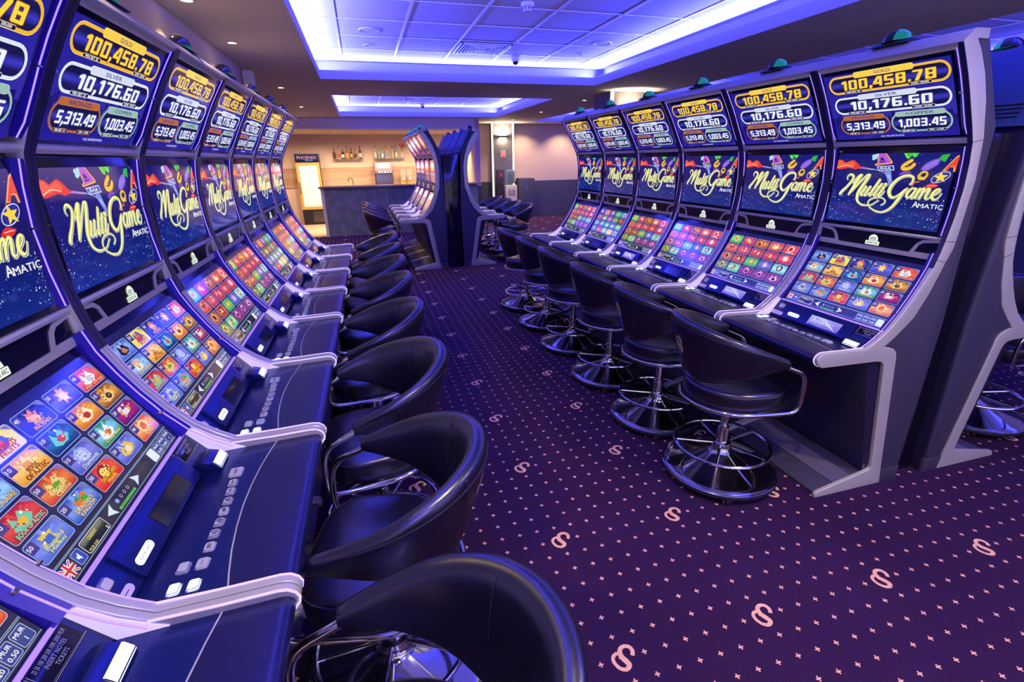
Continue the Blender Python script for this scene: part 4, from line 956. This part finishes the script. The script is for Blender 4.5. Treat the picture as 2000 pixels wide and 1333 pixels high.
t = MB(); t.box((0, 0, 0), (.10, .10, .16), R_['plastic']); t.build('housing', o, bevel=.01); t = MB(); t.box((.0515, 0, 0), (.003, .08, .13), R_['ring']); t.build('grille', o)

# ------------------------------------------------------------------ the bar
o = empty('bar_counter', (0, 12.7, 0)); tag(o, 'long slate grey bar counter with a white end panel', 'bar counter')
t = MB()
for a, c in ((-.86, .56), (.565, 1.60), (1.605, 2.80)): t.box(*bx(a, 0, 0, c, .05, 1.10, R_['bar']))
t.build('front_panel', o, smooth=0, bevel=.002); t = MB(); t.box(*bx(-.93, -.01, 0, -.865, .55, 1.10, R_['plastic'])); part_label(t.build('end_panel', o), 'white end panel')
t = MB(); t.box(*bx(-.97, -.06, 1.10, 2.85, .62, 1.135, R_['top'])); t.build('worktop', o, bevel=.004)
t = MB(); t.box(*bx(-.86, .10, 0, 2.8, .5, .08, M['rubber'])); t.build('plinth', o)
o = empty('back_counter', (0, 15.2, 0)); tag(o, 'low counter along the wooden splashback behind the bar', 'counter')
t = MB(); t.box(*bx(-.75, -.1, 0, 2.84, .46, .93, R_['top'])); t.build('body', o); t = MB(); t.box(*bx(-.78, -.14, .93, 2.85, .465, .96, R_['plastic'])); t.build('worktop', o, bevel=.003)
# fridge
o = empty('display_fridge', (-1.36, 15.35, .012)); tag(o, 'tall black beer fridge with orange door frame and lit glass door', 'fridge')
t = MB(); t.box(*bx(-.31, 0, .0, .31, .33, 1.90, R_['fridge'])); t.build('body', o, bevel=.01)
t = MB(); t.box(*bx(-.30, -.03, 1.68, .30, -.001, 1.89, R_['fridge'])); hd = t.build('header_sign', o, bevel=.006)
a = Art(Vector((-.30, -.0315, 1.68)), (1, 0, 0), (0, 0, 1), .0004); a.poly([(.012, .012), (.588, .012), (.588, .198), (.012, .198)], ['#1c1838', '#382048', '#2a3068', '#403050']); a.up()
a.text('PHOENIX', .30, .11, .085, '#e8a0a8', width=.50, bold=.03); a.up(); a.text('BEER', .36, .04, .035, '#6ab0f0', width=.2, bold=.02); mesh_object('lettering', a.build('lettering', 'mesh'), hd)
t = MB(); y0 = -.045
for q in (bx(-.305, y0, .42, -.235, -.002, 1.66, R_['orange']), bx(.235, y0, .42, .305, -.002, 1.66, R_['orange']), bx(-.235, y0, .42, .235, -.002, .50, R_['orange']), bx(-.235, y0, 1.59, .235, -.002, 1.66, R_['orange'])): t.box(*q)
dr = t.build('door', o, smooth=0, bevel=.004); part_label(dr, 'orange framed glass door')
t = MB(); t.box(*bx(-.235, -.03, .50, .235, -.01, 1.59, R_['fglass'])); t.build('pane', dr); t = MB(); t.tube([(-.27, -.046, .85), (-.27, -.075, .87), (-.27, -.075, 1.13), (-.27, -.046, 1.15)], .009, R_['fridge'], 8); t.build('handle', dr)
t = MB(); t.box(*bx(-.30, -.02, .06, .30, -.001, .40, R_['fridge']))
for k in range(8): t.box((.12, -.026, .09+k*.038), (.32, .012, .010), M['steel'])
t.build('grille', o)
# shelves and bottles
BG = {k: mat('bottle_'+k, c, .12, trans=tr, coat=.3) for k, c, tr in (('brown', (.16, .05, .015), 0), ('amber', (.55, .26, .07), .2), ('clear', (.8, .82, .85), .5), ('green', (.03, .09, .03), 0), ('black', (.015, .012, .012), 0), ('blue', (.3, .55, .8), .3))}
LB = {k: mat('label_'+k, c, .6) for k, c in (('white', (.8, .78, .7)), ('black', (.03, .03, .03)), ('red', (.6, .08, .06)), ('gold', (.6, .45, .15)), ('blue', (.15, .45, .75)))}
LBL = {'white': 'white', 'black': 'black', 'red': 'red', 'gold': 'gold', 'blue': 'blue'}
def bottle(x, y, z, h, r, glass, lab, neck, where):
    o = empty('spirit_bottle', (x, y, z)); tag(o, '%s glass bottle with a %s label, %s' % (glass, lab, where), 'bottle', 'bottles on the bar shelves')
    t = MB(); t.lathe([(r*.9, 0), (r, .008), (r, h*.52), (r*.92, h*.58), (r*neck*1.3, h*.68), (r*neck, h*.74), (r*neck, h*.92)], BG[glass], 20); t.build('body', o, smooth=60)
    t = MB(); t.lathe([(r*1.01, h*.12), (r*1.015, h*.13), (r*1.015, h*.44), (r*1.01, h*.45)], LB[lab], 20); t.build('label', o)
    t = MB(); t.lathe([(r*neck*1.15, h*.90), (r*neck*1.15, h)], LB['black' if glass != 'black' else 'gold'], 14); t.build('cap', o)
def shelf(x0, x1, label):
    o = empty('glass_shelf', ((x0+x1)/2, 15.58, 1.755)); tag(o, label, 'shelf'); w_ = x1-x0
    t = MB(); t.box((0, 0, -.006), (w_, .20, .012), R_['glass']); t.build('board', o)
    for x in (-w_*.36, w_*.36): t = MB(); t.lathe([(.012, -.035), (.018, -.03), (.018, -.012)], M['chrome'], 14, c=(x, .05)); t.box((x, .085, -.02), (.012, .06, .012), M['chrome']); t.build('bracket', o)
shelf(-.70, .12, 'left glass shelf with dark spirit bottles on the bar wall'); shelf(.42, 1.28, 'right glass shelf with clear bottles on the bar wall')
ORD = ('first', 'second', 'third', 'fourth', 'fifth', 'sixth', 'seventh')
for q, (x, h, r, g, l, nk) in enumerate(((-.64, .30, .036, 'brown', 'black', .35), (-.52, .33, .030, 'clear', 'red', .4), (-.41, .27, .040, 'black', 'white', .35), (-.29, .34, .042, 'amber', 'gold', .35), (-.18, .30, .032, 'brown', 'gold', .4), (-.08, .27, .034, 'amber', 'black', .4), (.06, .33, .038, 'green', 'white', .35))):
    bottle(x, 15.57, 1.756, h, r, g, l, nk, ORD[q]+' from the left on the left shelf')
for q, (x, h, r, g, l, nk) in enumerate(((.48, .34, .034, 'clear', 'white', .35), (.58, .25, .032, 'clear', 'blue', .4), (.67, .29, .040, 'clear', 'white', .35), (.78, .32, .036, 'clear', 'blue', .35), (.96, .32, .040, 'clear', 'gold', .4), (1.06, .34, .034, 'blue', 'white', .4))):
    bottle(x, 15.57, 1.756, h, r, g, l, nk, ORD[q]+' from the left on the right shelf')
o = empty('flower_vase', (1.22, 15.57, 1.756)); tag(o, 'small glass vase with red blossom twigs at the right end of the shelf', 'vase')
t = MB(); t.lathe([(.03, 0), (.04, .01), (.045, .10), (.02, .16), (.022, .18)], BG['clear'], 18); t.build('vase', o)
t = MB(); rnd = random.Random(5)
for k in range(6):
    a, b_ = rnd.uniform(-.12, .4), rnd.uniform(-.2, .2); p = [(0, 0, .1), (a*.12, b_*.1, .22), (a*.3, b_*.2, .30+rnd.uniform(0, .08))]; t.tube(p, .003, BG['brown'], 5)
    for j in range(5): c = Vector(p[2])+Vector((rnd.uniform(-.04, .04), rnd.uniform(-.03, .03), rnd.uniform(-.05, .05))); t.lathe([(.003, c.z-.012), (.016, c.z), (.003, c.z+.012)], LB['red'], 6, c=(c.x, c.y))
t.build('blossom', o)
# drinks dispensers and tap
o = empty('soda_dispenser', (.64, 15.2, .96)); tag(o, 'soda dispenser with glowing red and white header on the back counter', 'drinks dispenser')
t = MB(); t.box(*bx(-.24, .02, 0, .24, .4, .70, R_['fridge'])); t.box(*bx(-.24, -.1, 0, .24, .4, .06, R_['fridge'])); t.build('body', o, bevel=.008)
t = MB(); t.box(*bx(-.24, -.12, .40, .24, .02, .46, M['steel'])); t.box(*bx(-.22, .0, .07, .22, .015, .40, M['steel'])); t.build('splash_plate', o)
t = MB(); t.box(*bx(-.235, -.10, .46, .235, .02, .69, R_['redlit'])); t.box(*bx(-.19, -.104, .53, .19, -.09, .67, R_['whitelit'])); hd = t.build('header', o, bevel=.006)
t = MB(); t.tube(smooth_path([(-.12, -.108, .58), (-.05, -.108, .56), (.0, -.108, .61), (.06, -.108, .57), (.10, -.108, .62)], 5), .006, R_['red'], 6); t.build('logo_swirl', hd)
for k in range(6): t = MB(); t.box((-.19+k*.076, -.135, .38), (.022, .03, .05), M['rubber']); t.box((-.19+k*.076, -.124, .435), (.05, .01, .045), (R_['red'], R_['paper'], LB['blue'], R_['paper'], LB['gold'], LB['blue'])[k]); t.build('tap', o)
for q, x in enumerate((1.18, 1.36)):
    o = empty('juice_dispenser', (x, 15.25, .96)); tag(o, 'clear juice dispenser on the back counter, %s of the pair' % ('left', 'right')[q], 'drinks dispenser', 'pair of juice dispensers')
    t = MB(); t.box(*bx(-.075, -.12, 0, .075, .12, .05, M['steel'])); t.box(*bx(-.07, .02, .05, .07, .12, .25, R_['orange'])); t.build('base', o, bevel=.004)
    t = MB(); t.box(*bx(-.072, -.10, .25, .072, .12, .50, R_['glass'])); t.build('tank', o, bevel=.006); t = MB(); t.box((0, -.115, .24), (.05, .03, .06), R_['plastic']); t.build('tap', o)
o = empty('bar_tap', (-.27, 15.1, .96)); tag(o, 'curved chrome swan neck tap on the back counter', 'tap')
t = MB(); t.tube(smooth_path([(.05, 0, 0), (.05, 0, .16), (.04, 0, .25), (0, 0, .30), (-.05, 0, .28), (-.07, 0, .22), (-.07, 0, .20)], 5), .011, M['chrome'], 10); t.build('spout', o); t = MB(); t.lathe([(.03, 0), (.03, .02), (.018, .04)], M['chrome'], 16, c=(.05, 0)); t.build('base', o)
# far wall things
o = empty('wall_lamp', (4.02, 14.70, 2.28)); tag(o, 'slim dark up and down wall lamp on the grey pillar', 'wall lamp')
t = MB(); t.box((0, -.04, 0), (.26, .08, .05), M['rubber']); t.build('body', o, bevel=.004); t = MB(); t.box((0, -.04, .027), (.22, .06, .004), R_['lamp']); t.box((0, -.04, -.027), (.22, .06, .004), R_['lamp']); t.build('lamp_glass', o)
area_light('wall_lamp_up', (4.02, 14.64, 2.315), (.2, .05), 30, (1, .72, .4), rot=(PI, 0, 0)); area_light('wall_lamp_down', (4.02, 14.64, 2.245), (.2, .05), 6, (1, .72, .4))
o = empty('wall_lamp', (4.15, 7.64, 2.28)); tag(o, 'slim up and down wall lamp near the top of the nearer pillar', 'wall lamp')
t = MB(); t.box((0, -.04, 0), (.26, .08, .05), M['rubber']); t.build('body', o, bevel=.004); t = MB(); t.box((0, -.04, .027), (.22, .06, .004), R_['lamp']); t.build('lamp_glass', o)
area_light('wall_lamp_up', (4.15, 7.56, 2.315), (.3, .05), 13, (1, .74, .42), rot=(PI, 0, 0), spread=math.radians(110))
o = empty('safety_sign', (4.03, 14.715, 1.82)); tag(o, 'small red and white sign on the grey pillar below the lamp', 'sign')
t = MB(); t.box((0, -.003, 0), (.13, .006, .18), R_['paper']); t.build('plate', o); t = MB(); t.box((0, -.0075, 0), (.10, .002, .15), R_['red']); t.box((.0, -.0092, .0), (.03, .002, .09), R_['paper']); t.box((.012, -.0092, .03), (.05, .002, .02), R_['paper']); t.build('symbol', o)
o = empty('water_cooler', (4.12, 14.35, 0)); tag(o, 'white water cooler with a blue tinted bottle by the far pillar', 'water cooler')
t = MB(); t.box(*bx(-.17, -.16, .02, .17, .17, .98, R_['plastic'])); t.build('body', o, bevel=.02)
t = MB(); t.box((0, -.162, .80), (.24, .01, .22), R_['ring']); t.build('tap_recess', o, bevel=.004)
for x, m in ((-.05, LB['blue']), (.05, R_['red'])): t = MB(); t.box((x, -.185, .84), (.03, .04, .03), m); t.build('tap', o, bevel=.004)
t = MB(); t.lathe([(.05, .98), (.13, 1.03), (.145, 1.06), (.138, 1.12), (.145, 1.15), (.138, 1.21), (.145, 1.24), (.14, 1.36), (.10, 1.40)], R_['bottle'], 28); part_label(t.build('water_bottle', o, smooth=60), 'upturned blue tinted bottle')
o = empty('water_cooler', (3.84, 14.45, 0)); tag(o, 'dark box and stand directly left of the white water cooler', 'water cooler')
t = MB(); t.box(*bx(-.11, -.11, .0, .10, .11, 1.0, M['rubber'])); t.box(*bx(-.11, -.12, 1.02, .10, .11, 1.40, M['side'])); t.build('body', o, bevel=.01); t = MB(); t.box((.02, -.1225, 1.25), (.07, .005, .08), R_['red']); t.build('sticker', o)
o = empty('floor_cabinet', (4.72, 14.75, 0)); tag(o, 'waist high dark cabinet with a square emblem against the far wall', 'cabinet')
t = MB(); t.box(*bx(-.23, -.2, 0, .22, .24, 1.14, R_['dado'])); t.build('body', o, bevel=.006); a = Art(Vector((-.1, -.2012, .72)), (1, 0, 0), (0, 0, 1)); 
t = MB(); t.tube([(x, -.203, .83+z) for x, z in [(.06*math.cos(k*PI/10), .06*math.sin(k*PI/10)) for k in range(20)]], .006, M['steel'], 6, closed=True)
for x, z in ((-.09, .92), (.09, .92), (-.09, .74), (.09, .74)): t.box((x, -.203, z), (.04, .004, .008), M['steel']); t.box((x, -.203, z), (.008, .004, .04), M['steel'])
t.build('emblem', o)
# ------------------------------------------------------------------ machines and stools in their places
proto = make_machine()
PARTS = {}
def variant(o, layout, money, player_on, num, red=False):
    """give a machine its own display pictures"""
    for ch in o.children:
        base = ch.name.split('.')[0]
        for g in ch.children:
            if base == 'jackpot_display': g.data = display_mesh('jackpot', red)
            if base == 'game_display': g.data = display_mesh('game', red, num)
            if base == 'touch_display': g.data = display_mesh('touch', layout, money, red)
            if base == 'instrument_panel' and g.name.startswith('player_display'): g.data = display_mesh('player', player_on)
def bank(n, place, group, specs, labels):
    global proto
    for k in range(n):
        x, y, rz = place(k)
        o = proto if proto.get('used') is None else copy_tree(proto)
        if proto.get('used') is None: proto['used'] = 1
        o.location = (x, y, 0); o.rotation_euler = (0, 0, rz)
        if 'used' in o and o is not proto: del o['used']
        variant(o, *specs[k]); tag(o, labels[k], 'slot machine', group)
def left_place(k):
    l = k*PITCH_M+.35
    return XL+l*math.sin(ROTL), YL+l*math.cos(ROTL), -ROTL
NTH = ('nearest', 'second', 'third', 'fourth', 'fifth', 'sixth', 'seventh', 'farthest')
bank(8, left_place, 'slot machines in the long left row',
     [('A', 'L', False, '3101'), ('A', 'L', False, '3102'), ('A', 'L', False, '3103'), ('B', 'L', False, '3104'), ('B', 'L', False, '3105'), ('C', 'L', False, '3106'), ('B', 'L', False, '3107'), ('B', 'L', False, '3108')],
     ['slot machine at the bottom left edge, only its touch screen corner and tray in view', 'slot machine cut by the left edge, second nearest in the left row'] +
     ['silver framed slot machine with lit jackpot screen, %s from the camera in the left row' % NTH[k] for k in range(2, 8)])
bank(6, lambda k: (XR, YR+.35+k*PITCH_M, PI), 'slot machines in the right row facing the aisle',
     [('A', 'R', True, '3303'), ('B', 'R', True, '3304'), ('B', 'R', False, '3305'), ('B', 'R', True, '3306'), ('C', 'R', False, '3307'), ('B', 'R', False, '3308')],
     ['%s silver framed slot machine in the right row facing the aisle' % ('nearest', 'second nearest', 'third', 'fourth', 'fifth', 'farthest')[k] for k in range(6)])
XM, YM, XN, YN, XE = 1.104, 8.08, 1.649, 8.12, 2.975
bank(4, lambda k: (XM, YM+.35+k*PITCH_M, PI), 'slot machines in the middle bank facing the bar side',
     [('A', 'R', False, '3201', True)]*4, ['%s slot machine in the middle bank, left side with reddish screens' % ('nearest', 'second', 'third', 'farthest')[k] for k in range(4)])
bank(4, lambda k: (XN, YN+.35+k*PITCH_M, 0), 'slot machines in the middle bank facing right',
     [('B', 'R', False, '3205')]*4, ['%s slot machine in the middle bank, right side facing away from the bar' % ('nearest', 'second', 'third', 'farthest')[k] for k in range(4)])
bank(3, lambda k: (XE, YR+.35+k*PITCH_M, 0), 'slot machines backing onto the right row',
     [('A', 'R', False, '3401')]*3, ['%s slot machine backing onto the right row at the right edge' % ('nearest', 'second', 'third')[k] for k in range(3)])
if 'used' in proto: del proto['used']

# dark partitions and blue rear hoods between the back-to-back banks
def partition(x0, x1, y0, y1, label):
    o = empty('back_partition', ((x0+x1)/2, y0, 0)); tag(o, label, 'partition'); w_ = x1-x0
    t = MB(); t.box((0, (y1-y0)/2, .88), (w_, y1-y0, 1.76), M['filler']); t.build('body', o, bevel=.003)
partition(2.505+.155, 2.975-.155, YR+.06, YR+6*.7-.02, 'tall black glossy partition between the right row and the machines behind it')
partition(1.104+.155, 1.649-.155, YM+.09, YM+4*.7-.02, 'tall black glossy partition inside the middle bank')
stool = make_stool(); first = [True]
def place_stool(x, y, deg, label, group):
    o = stool if first[0] else copy_tree(stool)
    first[0] = False
    o.location = (x, y, 0); o.rotation_euler = (0, 0, math.radians(deg)); tag(o, label, 'stool', group)
for k, (y, dx, r) in enumerate(((.585, 0, -3), (1.27, 0, -14), (1.955, 0, 8), (2.705, -.008, 2.5), (3.47, 0, 2), (4.17, .014, 4.5), (4.89, .026, -5), (5.56, .05, 6))):
    place_stool(-.064+dx, y, 180+r, 'black leather swivel stool at the left row, %s from the camera' % NTH[k], 'swivel stools along the left row')
for k, (y, r) in enumerate(((1.95, -10), (2.60, -10), (3.306, -12), (4.052, -11), (4.747, -10), (5.48, -11))):
    place_stool(1.754, y, r, 'black leather swivel stool with gold S monogram, right row, %s from camera' % ('nearest', 'second', 'third', 'fourth', 'fifth', 'farthest')[k], 'swivel stools along the right row')
for k, y in enumerate((8.45, 9.12, 9.82, 10.5)):
    place_stool(.30, y, 4, 'black swivel stool on the bar side of the middle bank, %s from the camera' % ('nearest', 'second', 'third', 'farthest')[k], 'stools on the bar side of the middle bank')
for k, y in enumerate((8.55, 9.25, 9.93, 10.6)):
    place_stool(2.53, y, 180+(8, 2, -2, 3)[k], 'black swivel stool on the right side of the middle bank, %s from the camera' % ('nearest', 'second', 'third', 'farthest')[k], 'stools on the right side of the middle bank')
place_stool(3.72, 1.97, 180, 'swivel stool with chrome base cut by the right edge, behind the right row', 'stools at the right edge')
